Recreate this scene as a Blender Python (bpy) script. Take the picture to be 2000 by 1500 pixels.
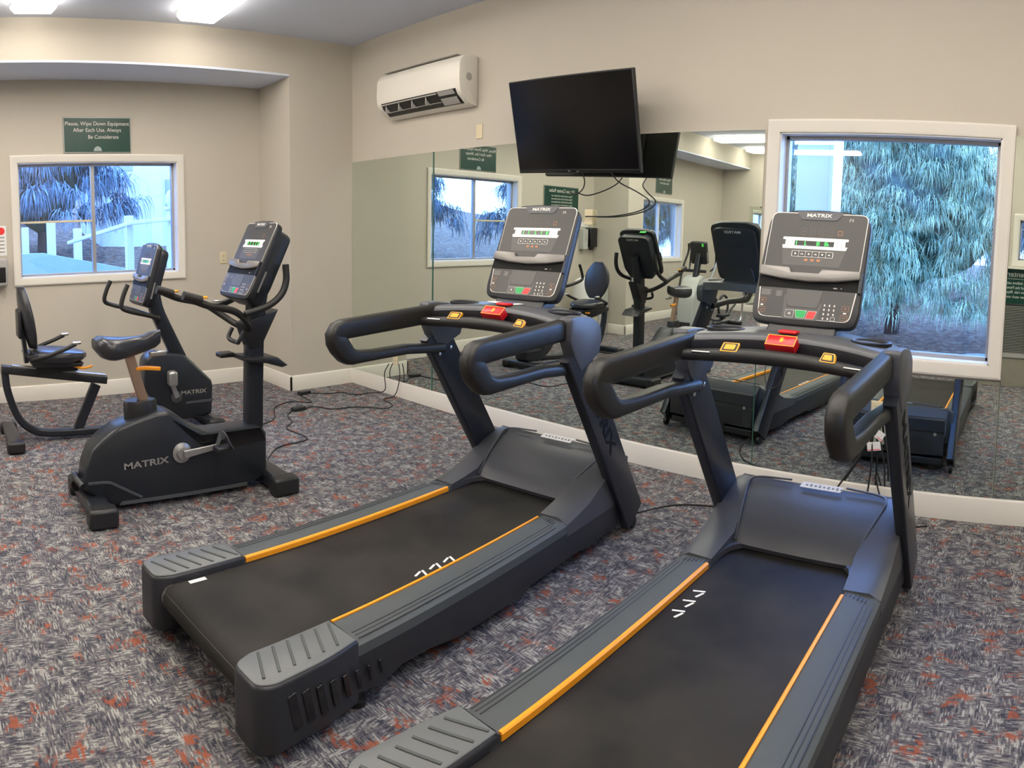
import bpy, bmesh, math, random
from mathutils import Vector, Matrix
R = math.radians
PI = math.pi
sc = bpy.context.scene
col = sc.collection
for _o in list(bpy.data.objects):
    bpy.data.objects.remove(_o)

# ------------------------------------------------------------------ camera (swept panorama -> cylindrical lens)
EYE = Vector((0, 0, 1.589))
YAW, PITCH, ROLL = 0.742, -0.0807, 0.0181
FX, FY, CY = 1358.5, 1415.5, 563.4
cd = bpy.data.cameras.new('camera')
cd.type = 'PANO'
cd.clip_start = 0.02
cd.clip_end = 200
pn = cd if hasattr(cd, 'panorama_type') else cd.cycles
pn.panorama_type = 'CENTRAL_CYLINDRICAL'
pn.central_cylindrical_range_u_min = -1000 / FX
pn.central_cylindrical_range_u_max = 1000 / FX
pn.central_cylindrical_range_v_min = (CY - 1500) / FY
pn.central_cylindrical_range_v_max = CY / FY
pn.central_cylindrical_radius = 1.0
cam = bpy.data.objects.new('camera', cd)
col.objects.link(cam)
_f = Vector((-math.sin(YAW), math.cos(YAW), 0)); _r = Vector((math.cos(YAW), math.sin(YAW), 0)); _u = Vector((0, 0, 1))
_f2 = _f * math.cos(PITCH) + _u * math.sin(PITCH); _u2 = -_f * math.sin(PITCH) + _u * math.cos(PITCH)
_r3 = _r * math.cos(ROLL) + _u2 * math.sin(ROLL); _u3 = -_r * math.sin(ROLL) + _u2 * math.cos(ROLL)
cam.matrix_world = Matrix(((_r3.x, _u3.x, -_f2.x, EYE.x), (_r3.y, _u3.y, -_f2.y, EYE.y), (_r3.z, _u3.z, -_f2.z, EYE.z), (0, 0, 0, 1)))
sc.camera = cam

# ------------------------------------------------------------------ world, exposure
w = bpy.data.worlds.new('sky'); sc.world = w; w.use_nodes = True
nt = w.node_tree; nt.nodes.clear()
wo = nt.nodes.new('ShaderNodeOutputWorld'); bg = nt.nodes.new('ShaderNodeBackground')
tc = nt.nodes.new('ShaderNodeTexCoord'); sx = nt.nodes.new('ShaderNodeSeparateXYZ'); cr = nt.nodes.new('ShaderNodeValToRGB')
nt.links.new(tc.outputs['Generated'], sx.inputs[0]); nt.links.new(sx.outputs['Z'], cr.inputs[0])
cr.color_ramp.elements[0].position = 0.0; cr.color_ramp.elements[0].color = (0.30, 0.50, 1.0, 1)
cr.color_ramp.elements[1].position = 0.6; cr.color_ramp.elements[1].color = (0.15, 0.34, 1.0, 1)
nt.links.new(cr.outputs[0], bg.inputs[0]); bg.inputs[1].default_value = 7.0
nt.links.new(bg.outputs[0], wo.inputs[0])
sc.view_settings.view_transform = 'Standard'
sc.view_settings.look = 'None'
sc.view_settings.exposure = 0.93
sc.view_settings.gamma = 1.0
sc.view_settings.use_curve_mapping = False
LAMP = 7.0
sc.cycles.max_bounces = 12
sc.cycles.glossy_bounces = 8
sc.cycles.transparent_max_bounces = 16
sc.cycles.sample_clamp_indirect = 6.0

# ------------------------------------------------------------------ materials
MATS = {}
def mat(name, color, rough=0.5, metal=0.0, var=0.0, scale=40, bump=0.0, emit=None, es=0.0, spec=0.5, coat=0.0, stretch=(1, 1, 1)):
    if name in MATS: return MATS[name]
    m = bpy.data.materials.new(name); m.use_nodes = True
    t = m.node_tree; b = t.nodes['Principled BSDF']
    c = (*color, 1)
    b.inputs['Base Color'].default_value = c
    b.inputs['Roughness'].default_value = rough
    b.inputs['Metallic'].default_value = metal
    b.inputs['Specular IOR Level'].default_value = spec
    b.inputs['Coat Weight'].default_value = coat
    if emit:
        b.inputs['Emission Color'].default_value = (*emit, 1); b.inputs['Emission Strength'].default_value = es
    if var or bump:
        tc = t.nodes.new('ShaderNodeTexCoord'); mp = t.nodes.new('ShaderNodeMapping'); n = t.nodes.new('ShaderNodeTexNoise')
        mp.inputs['Scale'].default_value = stretch
        n.inputs['Scale'].default_value = scale; n.inputs['Detail'].default_value = 3
        t.links.new(tc.outputs['Object'], mp.inputs[0]); t.links.new(mp.outputs[0], n.inputs['Vector'])
        if var:
            mx = t.nodes.new('ShaderNodeMix'); mx.data_type = 'RGBA'
            mx.inputs[6].default_value = tuple(x * (1 - var) for x in color) + (1,)
            mx.inputs[7].default_value = tuple(min(1, x * (1 + var)) for x in color) + (1,)
            t.links.new(n.outputs['Fac'], mx.inputs[0]); t.links.new(mx.outputs[2], b.inputs['Base Color'])
        if bump:
            bp = t.nodes.new('ShaderNodeBump'); bp.inputs['Strength'].default_value = bump; bp.inputs['Distance'].default_value = 0.002
            t.links.new(n.outputs['Fac'], bp.inputs['Height']); t.links.new(bp.outputs[0], b.inputs['Normal'])
    MATS[name] = m
    return m

WALL = mat('wall_paint', (0.545, 0.505, 0.435), 0.75, var=0.03, scale=3, bump=0.05)
CEIL = mat('ceiling_daylight_tint', (0.72, 0.78, 0.92), 0.85, var=0.02, scale=4)  # blue daylight cast mixed into the ceiling and soffit underside colour
TRIM = mat('trim_paint', (0.74, 0.71, 0.65), 0.4, var=0.02, scale=6)
SILLM = mat('window_jamb_paint', (0.78, 0.78, 0.78), 0.4, var=0.02, scale=6)
ALU = mat('window_alu', (0.42, 0.42, 0.43), 0.4, 0.6, var=0.05)
VINYL = mat('white_vinyl', (0.8, 0.8, 0.8), 0.4, var=0.02)
BLACKP = mat('black_plastic', (0.016, 0.017, 0.02), 0.42, var=0.1, scale=60, bump=0.05)
BLACKG = mat('black_gloss', (0.010, 0.010, 0.012), 0.12, var=0.1)
SCREEN = mat('tv_screen', (0.004, 0.004, 0.005), 0.16, spec=0.3, var=0.05)
RUBBER = mat('black_rubber', (0.013, 0.013, 0.013), 0.48, var=0.15, scale=300, bump=0.3)
RECESS = mat('recess_black', (0.003, 0.003, 0.003), 0.6, spec=.2, var=.1)
GRIP = mat('handrail_rubber', (0.013, 0.013, 0.012), 0.42, var=0.1, scale=250, bump=0.25, stretch=(1, 4, 1))
FRAME = mat('charcoal_paint', (0.026, 0.030, 0.040), 0.28, 0.25, var=0.08, scale=80, bump=0.05)
HOOD = mat('hood_plastic', (0.070, 0.073, 0.083), 0.42, var=0.06, scale=300, bump=0.12)
SIDE = mat('side_plastic', (0.024, 0.026, 0.032), 0.42, var=0.06, scale=200, bump=0.1)
RAILG = mat('foot_rail_rubber', (0.068, 0.078, 0.080), 0.55, var=0.18, scale=500, bump=0.5)
CAPG = mat('end_cap_grey', (0.13, 0.14, 0.145), 0.42, var=0.06, scale=100, bump=0.1)
TRAY = mat('tray_grey', (0.080, 0.086, 0.096), 0.38, var=0.05, scale=200, bump=0.1)
SILV = mat('silver_plastic', (0.22, 0.21, 0.20), 0.38, 0.3, var=0.04, scale=100)
PANEL = mat('console_film', (0.050, 0.049, 0.048), 0.42, var=0.05, scale=20)
PANEL2 = mat('console_film_light', (0.088, 0.087, 0.085), 0.42, var=0.05, scale=20)
LINE = mat('outline_print', (0.72, 0.70, 0.66), 0.5, var=0.03)
GREYPR = mat('grey_print', (0.30, 0.29, 0.27), 0.5, var=0.03)
DIMPR = mat('unlit_digit', (0.105, 0.088, 0.082), 0.5, var=0.03)
ORPR = mat('orange_print', (0.50, 0.20, 0.08), 0.5, var=0.03)
ORANGE = mat('orange_strip', (0.95, 0.36, 0.015), 0.42, var=0.05, scale=30)
AMBER = mat('amber_key', (0.95, 0.42, 0.02), 0.4, var=0.05)
RED = mat('red_stop', (0.62, 0.012, 0.02), 0.32, var=0.04)
REDK = mat('red_key', (0.80, 0.03, 0.03), 0.4, var=0.04)
GREENK = mat('green_key', (0.01, 0.38, 0.09), 0.4, var=0.04)
LCD = mat('lcd_glass', (0.03, 0.035, 0.03), 0.2, var=0.05)
LCDG = mat('lcd_digit', (0.05, 0.9, 0.1), 0.5, emit=(0.05, 1.0, 0.12), es=0.9)
WHITEP = mat('white_print', (0.85, 0.84, 0.80), 0.45, var=0.02)
CHROME = mat('brushed_metal', (0.55, 0.55, 0.54), 0.28, 0.9, var=0.05, scale=100)
ALLOY = mat('crank_alloy', (0.42, 0.42, 0.42), 0.35, 0.7, var=0.08, scale=60)
BRONZE = mat('seat_post_metal', (0.46, 0.33, 0.25), 0.35, 0.7, var=0.08, scale=60)
VINYLB = mat('seat_vinyl', (0.030, 0.032, 0.040), 0.28, var=0.06, scale=150, bump=0.12)
SHELL = mat('bike_shell', (0.017, 0.021, 0.028), 0.36, var=0.08, scale=100, bump=0.06)
LTSHELL = mat('light_grey_shell', (0.46, 0.48, 0.46), 0.4, var=0.04, scale=20)
IVORY = mat('ivory_plate', (0.70, 0.62, 0.42), 0.4, var=0.03)
ACW = mat('white_appliance', (0.80, 0.77, 0.70), 0.35, var=0.01)
ACG = mat('grey_appliance', (0.42, 0.41, 0.39), 0.45, var=0.02)
SIGNG = mat('sign_green', (0.010, 0.055, 0.040), 0.28, var=0.06)
CORD = mat('cord_black', (0.012, 0.012, 0.013), 0.5, var=0.1)
CREAM = mat('cream_bin', (0.55, 0.52, 0.38), 0.45, var=0.03)
GREENT = mat('green_tape', (0.10, 0.95, 0.12), 0.5, var=0.03)
PAPER = mat('paper_white', (0.80, 0.80, 0.80), 0.7, var=0.04, scale=60)
PAPERB = mat('paper_blue', (0.08, 0.16, 0.42), 0.6, var=0.2, scale=60)

def belt_mat():
    m = bpy.data.materials.new('running_belt'); m.use_nodes = True; t = m.node_tree; b = t.nodes['Principled BSDF']
    tc = t.nodes.new('ShaderNodeTexCoord'); n = t.nodes.new('ShaderNodeTexNoise'); n2 = t.nodes.new('ShaderNodeTexNoise')
    n.inputs['Scale'].default_value = 3.2; n.inputs['Detail'].default_value = 5; n2.inputs['Scale'].default_value = 600
    r = t.nodes.new('ShaderNodeValToRGB'); r.color_ramp.elements[0].position = .38; r.color_ramp.elements[1].position = .68
    r.color_ramp.elements[0].color = (0.014, 0.0135, 0.013, 1); r.color_ramp.elements[1].color = (0.032, 0.029, 0.025, 1)
    t.links.new(tc.outputs['Object'], n.inputs['Vector']); t.links.new(tc.outputs['Object'], n2.inputs['Vector'])
    t.links.new(n.outputs['Fac'], r.inputs[0]); t.links.new(r.outputs[0], b.inputs['Base Color'])
    bp = t.nodes.new('ShaderNodeBump'); bp.inputs['Strength'].default_value = .35; bp.inputs['Distance'].default_value = .001
    t.links.new(n2.outputs['Fac'], bp.inputs['Height']); t.links.new(bp.outputs[0], b.inputs['Normal'])
    b.inputs['Roughness'].default_value = .6; b.inputs['Specular IOR Level'].default_value = .2
    return m
BELT = belt_mat()

def carpet_mat():
    m = bpy.data.materials.new('carpet'); m.use_nodes = True; t = m.node_tree; b = t.nodes['Principled BSDF']
    L = t.links.new
    tc = t.nodes.new('ShaderNodeTexCoord')
    def noise(sc_, sx_, sy_, det=2, rough=.5, off=0):
        mp = t.nodes.new('ShaderNodeMapping'); mp.inputs['Scale'].default_value = (sx_, sy_, 1); mp.inputs['Location'].default_value = (off, off * 1.7, 0)
        n = t.nodes.new('ShaderNodeTexNoise'); n.inputs['Scale'].default_value = sc_; n.inputs['Detail'].default_value = det; n.inputs['Roughness'].default_value = rough
        L(tc.outputs['Object'], mp.inputs[0]); L(mp.outputs[0], n.inputs['Vector']); return n.outputs['Fac']
    def mathn(op, a, bb):
        n = t.nodes.new('ShaderNodeMath'); n.operation = op
        for i, v in enumerate((a, bb)):
            if isinstance(v, (int, float)): n.inputs[i].default_value = v
            else: L(v, n.inputs[i])
        return n.outputs[0]
    def ramp(src, stops):
        r = t.nodes.new('ShaderNodeValToRGB'); e = r.color_ramp.elements
        e[0].position, e[0].color = stops[0][0], (*stops[0][1], 1); e[1].position, e[1].color = stops[-1][0], (*stops[-1][1], 1)
        for p_, c_ in stops[1:-1]:
            q = e.new(p_); q.color = (*c_, 1)
        L(src, r.inputs[0]); return r.outputs[0]
    sep = t.nodes.new('ShaderNodeSeparateXYZ'); L(tc.outputs['Object'], sep.inputs[0])
    def dashes(u, v, wu, lv, k):
        cu_ = mathn('FLOOR', mathn('DIVIDE', u, wu), 0)
        w1 = t.nodes.new('ShaderNodeTexWhiteNoise'); w1.noise_dimensions = '1D'; L(mathn('ADD', cu_, k), w1.inputs['W'])
        cv_ = mathn('FLOOR', mathn('ADD', mathn('DIVIDE', v, lv), mathn('MULTIPLY', w1.outputs['Value'], 9.0)), 0)
        cb = t.nodes.new('ShaderNodeCombineXYZ'); L(cu_, cb.inputs[0]); L(cv_, cb.inputs[1]); cb.inputs[2].default_value = k
        w2 = t.nodes.new('ShaderNodeTexWhiteNoise'); w2.noise_dimensions = '3D'; L(cb.outputs[0], w2.inputs['Vector'])
        return w2.outputs['Value']
    a = dashes(sep.outputs['X'], sep.outputs['Y'], .0050, .022, 1.5); c = dashes(sep.outputs['Y'], sep.outputs['X'], .0050, .024, 7.5)
    sel = noise(9, 1, 1, 3, .6, 9)
    selr = ramp(sel, [(.46, (0, 0, 0)), (.54, (1, 1, 1))])
    mx = t.nodes.new('ShaderNodeMix'); mx.data_type = 'FLOAT'; L(selr, mx.inputs[0]); L(a, mx.inputs[2]); L(c, mx.inputs[3])
    wv = mx.outputs[0]
    big = noise(14, 1, 1, 4, .65, 21)
    v = mathn('ADD', mathn('MULTIPLY', wv, .42), mathn('MULTIPLY', mathn('SUBTRACT', big, .5), .95))
    base = ramp(v, [(.0, (0.050, 0.052, 0.068)), (.13, (0.105, 0.103, 0.122)), (.27, (0.165, 0.157, 0.160)), (.44, (0.37, 0.37, 0.35))])
    rustm = mathn('MULTIPLY', ramp(noise(9, 1, 1, 3, .6, 33), [(.55, (0, 0, 0)), (.64, (1, 1, 1))]), ramp(dashes(sep.outputs['Y'], sep.outputs['X'], .010, .024, 3.5), [(.42, (0, 0, 0)), (.46, (1, 1, 1))]))
    m2 = t.nodes.new('ShaderNodeMix'); m2.data_type = 'RGBA'; L(mathn('MULTIPLY', rustm, .8), m2.inputs[0]); L(base, m2.inputs[6]); m2.inputs[7].default_value = (0.31, 0.080, 0.035, 1)
    L(m2.outputs[2], b.inputs['Base Color'])
    b.inputs['Roughness'].default_value = .95; b.inputs['Specular IOR Level'].default_value = .15
    bp = t.nodes.new('ShaderNodeBump'); bp.inputs['Strength'].default_value = .5; bp.inputs['Distance'].default_value = .003
    L(wv, bp.inputs['Height']); L(bp.outputs[0], b.inputs['Normal'])
    return m
CARPET = carpet_mat()

def mirror_mat():
    m = bpy.data.materials.new('mirror_glass'); m.use_nodes = True; t = m.node_tree; b = t.nodes['Principled BSDF']
    b.inputs['Base Color'].default_value = (0.80, 0.865, 0.80, 1); b.inputs['Metallic'].default_value = 1; b.inputs['Roughness'].default_value = 0.0
    return m
MIRROR = mirror_mat()
EDGE = mat('mirror_edge', (0.05, 0.14, 0.11), 0.2, var=0.05)

def glass_mat():
    m = bpy.data.materials.new('window_glass'); m.use_nodes = True; t = m.node_tree
    for n in list(t.nodes): t.nodes.remove(n)
    o = t.nodes.new('ShaderNodeOutputMaterial'); tr = t.nodes.new('ShaderNodeBsdfTransparent'); g = t.nodes.new('ShaderNodeBsdfGlossy')
    mx = t.nodes.new('ShaderNodeMixShader'); lw = t.nodes.new('ShaderNodeLayerWeight'); lw.inputs[0].default_value = 0.25
    mm = t.nodes.new('ShaderNodeMath'); mm.operation = 'MULTIPLY_ADD'; mm.inputs[1].default_value = .7; mm.inputs[2].default_value = .05
    tr.inputs[0].default_value = (0.93, 0.97, 0.97, 1); g.inputs['Roughness'].default_value = 0.0
    t.links.new(lw.outputs['Fresnel'], mm.inputs[0]); t.links.new(mm.outputs[0], mx.inputs[0])
    t.links.new(tr.outputs[0], mx.inputs[1]); t.links.new(g.outputs[0], mx.inputs[2]); t.links.new(mx.outputs[0], o.inputs[0])
    return m
GLASS = glass_mat()
DIFF = mat('lamp_diffuser', (0.9, 0.9, 0.85), 0.5, emit=(1.0, 0.91, 0.79), es=LAMP)

# ------------------------------------------------------------------ mesh helpers
def T(x=0, y=0, z=0): return Matrix.Translation((x, y, z))
def rot(a, ax): return Matrix.Rotation(a, 4, ax)

class MB:
    def __init__(s, M=None): s.bm = bmesh.new(); s.M = M
    def _fin(s, g, M=None):
        if M is not None: bmesh.ops.transform(s.bm, matrix=M, verts=g)
    def box(s, c, d, M=None, bev=0, seg=2):
        r = bmesh.ops.create_cube(s.bm, size=1)['verts']
        bmesh.ops.scale(s.bm, vec=Vector(d), verts=r)
        if bev:
            es = list({e for v in r for e in v.link_edges})
            q = bmesh.ops.bevel(s.bm, geom=es, offset=bev, segments=seg, affect='EDGES', profile=.5)
            r = s._island([f.verts[0] for f in q['faces'][:1]])
        bmesh.ops.translate(s.bm, vec=Vector(c), verts=r)
        s._fin(r, M); return s
    def _island(s, seed):
        st = [v for v in seed if v.is_valid]
        seen = set(st)
        while st:
            v = st.pop()
            for e in v.link_edges:
                o = e.other_vert(v)
                if o not in seen: seen.add(o); st.append(o)
        return list(seen)
    def prism(s, pts, a, b, ax='x', M=None, inset=0.0, insd=0.0, caps=True):
        """polygon of 2-D points pushed along an axis from a to b; ax x:(y,z) y:(x,z) z:(x,y); inset/insd chamfer both ends"""
        def mk(p, q):
            return Vector((q, p[0], p[1])) if ax == 'x' else Vector((p[0], q, p[1])) if ax == 'y' else Vector((p[0], p[1], q))
        n = len(pts)
        if inset:
            cx = sum(p[0] for p in pts) / n; cy = sum(p[1] for p in pts) / n
            sm = []
            for i in range(n):
                p0, p1, p2 = Vector(pts[i - 1]), Vector(pts[i]), Vector(pts[(i + 1) % n])
                d1 = (p1 - p0); d2 = (p2 - p1)
                d1 = d1.normalized() if d1.length > 1e-9 else Vector((1, 0)); d2 = d2.normalized() if d2.length > 1e-9 else Vector((1, 0))
                area = sum(pts[k][0] * pts[(k + 1) % n][1] - pts[(k + 1) % n][0] * pts[k][1] for k in range(n))
                sg = 1 if area > 0 else -1
                n1 = Vector((-d1.y, d1.x)) * sg; n2 = Vector((-d2.y, d2.x)) * sg
                mm = (n1 + n2); L_ = max(.4, mm.length); mm = mm / L_ * inset / max(.5, L_ / 2)
                sm.append((p1.x + mm.x, p1.y + mm.y))
            sg = 1 if b > a else -1
            rings = [[mk(p, a) for p in sm], [mk(p, a + sg * insd * .3) for p in [((x1 * .3 + x2 * .7), (y1 * .3 + y2 * .7)) for (x1, y1), (x2, y2) in zip(sm, pts)]],
                     [mk(p, a + sg * insd) for p in pts], [mk(p, b - sg * insd) for p in pts],
                     [mk(p, b - sg * insd * .3) for p in [((x1 * .3 + x2 * .7), (y1 * .3 + y2 * .7)) for (x1, y1), (x2, y2) in zip(sm, pts)]], [mk(p, b) for p in sm]]
        else:
            rings = [[mk(p, a) for p in pts], [mk(p, b) for p in pts]]
        return s.loft(rings, M=M, caps=caps)
    def loft(s, rings, closed=True, caps=True, M=None):
        vs = [[s.bm.verts.new(p) for p in r] for r in rings]; n = len(rings[0])
        for A, B in zip(vs, vs[1:]):
            for i in range(n if closed else n - 1):
                j = (i + 1) % n
                s.bm.faces.new((A[i], A[j], B[j], B[i]))
        if caps and closed:
            s.bm.faces.new(vs[0]); s.bm.faces.new(list(reversed(vs[-1])))
        s._fin([v for r in vs for v in r], M); return s
    def tube(s, path, r, seg=10, closed=False, sub=0, sec=None, M=None, up=None, rs=None, hs=None):
        """round tube, or with sec=(w,h) a rounded-rectangle bar, along a path; sub smooths the path"""
        P = [Vector(p) for p in path]
        if sub: P, rs = smooth(P, sub, closed, rs)
        n = len(P); rings = []
        N = Vector(up) if up else None
        for i in range(n):
            a = P[(i - 1) % n] if closed or i else P[0]; b = P[(i + 1) % n] if closed or i < n - 1 else P[-1]
            t = (b - a).normalized()
            if N is None:
                N = Vector((0, 0, 1)) if abs(t.z) < .9 else Vector((1, 0, 0))
            if up: N = Vector(up)
            U = (N - t * N.dot(t)).normalized(); N = U if not up else N
            V = t.cross(U)
            k = rs[i] if rs else 1
            if sec:
                w_, h_ = sec[0] / 2 * k * (hs[i] if hs else 1), sec[1] / 2 * k; rr = min(w_, h_) * (sec[2] if len(sec) > 2 else .5)
                q = []
                for cx_, cy_, a0 in ((w_ - rr, h_ - rr, 0), (-w_ + rr, h_ - rr, 90), (-w_ + rr, -h_ + rr, 180), (w_ - rr, -h_ + rr, 270)):
                    for j in range(4):
                        an = R(a0 + j * 30); q.append((cx_ + rr * math.cos(an), cy_ + rr * math.sin(an)))
                rings.append([P[i] + V * x + U * y for x, y in q])
            else:
                rings.append([P[i] + (U * math.cos(2 * PI * j / seg) + V * math.sin(2 * PI * j / seg)) * r * k for j in range(seg)])
        if closed:
            rings.append(rings[0]); vs = [[s.bm.verts.new(p) for p in q] for q in rings[:-1]]; vs.append(vs[0]); m = len(rings[0])
            for A, B in zip(vs, vs[1:]):
                for i in range(m):
                    j = (i + 1) % m; s.bm.faces.new((A[i], A[j], B[j], B[i]))
            s._fin([v for q in vs[:-1] for v in q], M); return s
        return s.loft(rings, M=M)
    def lathe(s, prof, seg=24, M=None, caps=True):
        rings = [[Vector((r * math.cos(2 * PI * i / seg), r * math.sin(2 * PI * i / seg), z)) for i in range(seg)] for r, z in prof]
        return s.loft(rings, M=M, caps=caps)
    def quad(s, a, b, c, d):
        s.bm.faces.new([s.bm.verts.new(Vector(p)) for p in (a, b, c, d)]); return s
    def out(s, name, m, parent=None, bevel=0, smooth_=True, seg=2, angle=35):
        me = bpy.data.meshes.new(name)
        bmesh.ops.recalc_face_normals(s.bm, faces=s.bm.faces)
        if s.M is not None: bmesh.ops.transform(s.bm, matrix=s.M, verts=s.bm.verts)
        s.bm.to_mesh(me); s.bm.free()
        if smooth_:
            for p in me.polygons: p.use_smooth = True
            me.set_sharp_from_angle(angle=R(angle))
        for k in (m if isinstance(m, (list, tuple)) else [m]): me.materials.append(k)
        o = bpy.data.objects.new(name, me); col.objects.link(o)
        if parent: o.parent = parent
        if bevel:
            bv = o.modifiers.new('bevel', 'BEVEL'); bv.width = bevel; bv.segments = seg; bv.limit_method = 'ANGLE'; bv.angle_limit = R(30); bv.harden_normals = False
        return o

def smooth(P, sub, closed=False, rs=None):
    n = len(P); out = []; ro = []
    for i in range(n if closed else n - 1):
        p0 = P[(i - 1) % n] if closed or i else P[0] * 2 - P[1]; p1 = P[i]; p2 = P[(i + 1) % n]
        p3 = P[(i + 2) % n] if closed or i < n - 2 else P[-1] * 2 - P[-2]
        for k in range(sub):
            t = k / sub
            out.append(.5 * ((2 * p1) + (-p0 + p2) * t + (2 * p0 - 5 * p1 + 4 * p2 - p3) * t * t + (-p0 + 3 * p1 - 3 * p2 + p3) * t ** 3))
            if rs: ro.append(rs[i] * (1 - t) + rs[(i + 1) % n] * t)
    if not closed:
        out.append(P[-1])
        if rs: ro.append(rs[-1])
    return out, (ro if rs else None)

def rrect(w_, h_, r, n=5, cx=0, cy=0):
    q = []
    for sx_, sy_, a0 in ((1, 1, 0), (-1, 1, 90), (-1, -1, 180), (1, -1, 270)):
        for j in range(n + 1):
            a = R(a0 + 90 * j / n); q.append((cx + sx_ * (w_ / 2 - r) + r * math.cos(a), cy + sy_ * (h_ / 2 - r) + r * math.sin(a)))
    return q
def roundpoly(pts, r, n=4):
    q = []; N = len(pts)
    for i in range(N):
        p0, p1, p2 = Vector(pts[i - 1]), Vector(pts[i]), Vector(pts[(i + 1) % N])
        rr = r[i] if isinstance(r, (list, tuple)) else r
        d1, d2 = (p0 - p1), (p2 - p1); k = min(rr, d1.length * .45, d2.length * .45)
        a, b = p1 + d1.normalized() * k, p1 + d2.normalized() * k
        for j in range(n + 1):
            t = j / n; v = a * (1 - t) ** 2 + p1 * 2 * t * (1 - t) + b * t * t; q.append((v.x, v.y))
    return q

def empty(name, label, cat, loc=(0, 0, 0), rz=0, group=None):
    o = bpy.data.objects.new(name, None); col.objects.link(o); o.empty_display_size = .1
    o.location = loc; o.rotation_euler = (0, 0, rz); o['label'] = label; o['category'] = cat
    if group: o['group'] = group
    return o
def tag(o, label, cat, group=None, kind=None):
    o['label'] = label; o['category'] = cat
    if group: o['group'] = group
    if kind: o['kind'] = kind
    return o
def struct(o, label=None):
    o['kind'] = 'structure'
    if label: o['label'] = label
    return o
def text(name, s, size, M, m, parent=None, align='CENTER', ext=0.0006, squeeze=1.0, bold=0.0):
    cu = bpy.data.curves.new(name, 'FONT'); cu.body = s; cu.size = size; cu.align_x = align; cu.align_y = 'CENTER'; cu.extrude = ext; cu.offset = bold
    to = bpy.data.objects.new(name, cu); me = bpy.data.meshes.new_from_object(to)
    bpy.data.objects.remove(to); bpy.data.curves.remove(cu)
    me.transform(M @ Matrix.Diagonal((squeeze, 1, 1, 1))); me.materials.append(m)
    o = bpy.data.objects.new(name, me); col.objects.link(o)
    if parent: o.parent = parent
    return o

# ------------------------------------------------------------------ the room
XS, XR = -6.126, -6.811          # soffit face / pilaster face, recess wall
YM = 4.18                        # mirror wall
YR0, YR1 = 3.425, -1.05          # recess one from YR1 to YR0
YP = -1.50                       # pilaster between the recesses
YB = -5.95                       # far wall behind
XE = 1.7                         # right wall (outside the frame)
YPT, XPT = -0.36, -0.62          # partition behind the photographer
CZ, SZ = 3.40, 3.03
BBH = 0.149
def wallbox(name, a, b, m=WALL):
    c = [(p + q) / 2 for p, q in zip(a, b)]; d = [abs(q - p) for p, q in zip(a, b)]
    return struct(MB().box(c, d).out(name, m, smooth_=False))
def wall_with_holes(name, axis, face, back, lo, hi, z0, z1, holes, m=WALL):
    """slab between face and back, spanning lo..hi, with rectangular (u0,u1,z0,z1) openings; one mesh"""
    us = sorted({lo, hi, *[h[0] for h in holes], *[h[1] for h in holes]}); zs = sorted({z0, z1, *[h[2] for h in holes], *[h[3] for h in holes]})
    b = MB()
    for ua, ub in zip(us, us[1:]):
        for za, zb in zip(zs, zs[1:]):
            if any(h[0] <= ua + 1e-6 and ub <= h[1] + 1e-6 and h[2] <= za + 1e-6 and zb <= h[3] + 1e-6 for h in holes): continue
            if axis == 'y': b.box(((ua + ub) / 2, (face + back) / 2, (za + zb) / 2), (ub - ua, abs(back - face), zb - za))
            else: b.box(((face + back) / 2, (ua + ub) / 2, (za + zb) / 2), (abs(back - face), ub - ua, zb - za))
    bmesh.ops.remove_doubles(b.bm, verts=b.bm.verts, dist=1e-5)
    seen = {}
    for f in list(b.bm.faces):
        k = tuple(round(x, 4) for x in f.calc_center_median())
        seen.setdefault(k, []).append(f)
    dead = [f for v in seen.values() if len(v) > 1 for f in v]
    bmesh.ops.delete(b.bm, geom=dead, context='FACES')
    return struct(b.out(name, m, smooth_=False))

W2 = (-1.593, -0.205, 0.93, 2.235)            # big window in the mirror wall (x0,x1,z0,z1)
W1 = (0.83, 2.48, 1.18, 2.265)                # window in the first recess (y0,y1,z0,z1)
W3 = (-4.08, -2.60, 1.14, 2.19)               # window in the second recess
W4 = (-0.15, 1.15, 1.50, 1.99)                # window behind the photographer
struct(MB().box(((XR - .2 + XE) / 2, (YM + YB) / 2, -.05), (XE - XR + .6, YM - YB + .5, .1)).out('floor', CARPET, smooth_=False))
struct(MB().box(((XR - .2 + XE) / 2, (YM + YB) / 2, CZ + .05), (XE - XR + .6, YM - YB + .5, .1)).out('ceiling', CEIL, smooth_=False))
wall_with_holes('wall_right', 'y', YM, YM + .22, XS - 1, XE, 0, CZ, [W2])
wall_with_holes('wall_left', 'x', XR, XR - .22, YB, YR0, 0, SZ + .02, [W1, W3])
wallbox('wall_corner', (XR - .22, YR0, 0), (XS, YM, CZ))
wallbox('wall_pilaster', (XR, YP, 0), (XS, YR1, SZ))
s_ = MB().box(((XR - .22 + XS) / 2, (YB + YR0) / 2, (SZ + .02 + CZ) / 2), (XS - XR + .22, YR0 - YB, CZ - SZ - .02)).out('trim_1', WALL, smooth_=False); struct(s_)
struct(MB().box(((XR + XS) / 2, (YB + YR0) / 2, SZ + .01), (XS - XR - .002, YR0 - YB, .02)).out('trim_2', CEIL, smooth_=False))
wallbox('wall_back', (XR, YB - .2, 0), (XPT, YB, CZ))
wallbox('wall_partition', (XPT, YB - .2, 0), (XPT + .15, YPT - .2, CZ))
wall_with_holes('wall_rear', 'y', YPT, YPT - .2, XPT, XE, 0, CZ, [W4])
wallbox('wall_end', (XE, YPT - .2, 0), (XE + .2, YM + .22, CZ))
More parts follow.
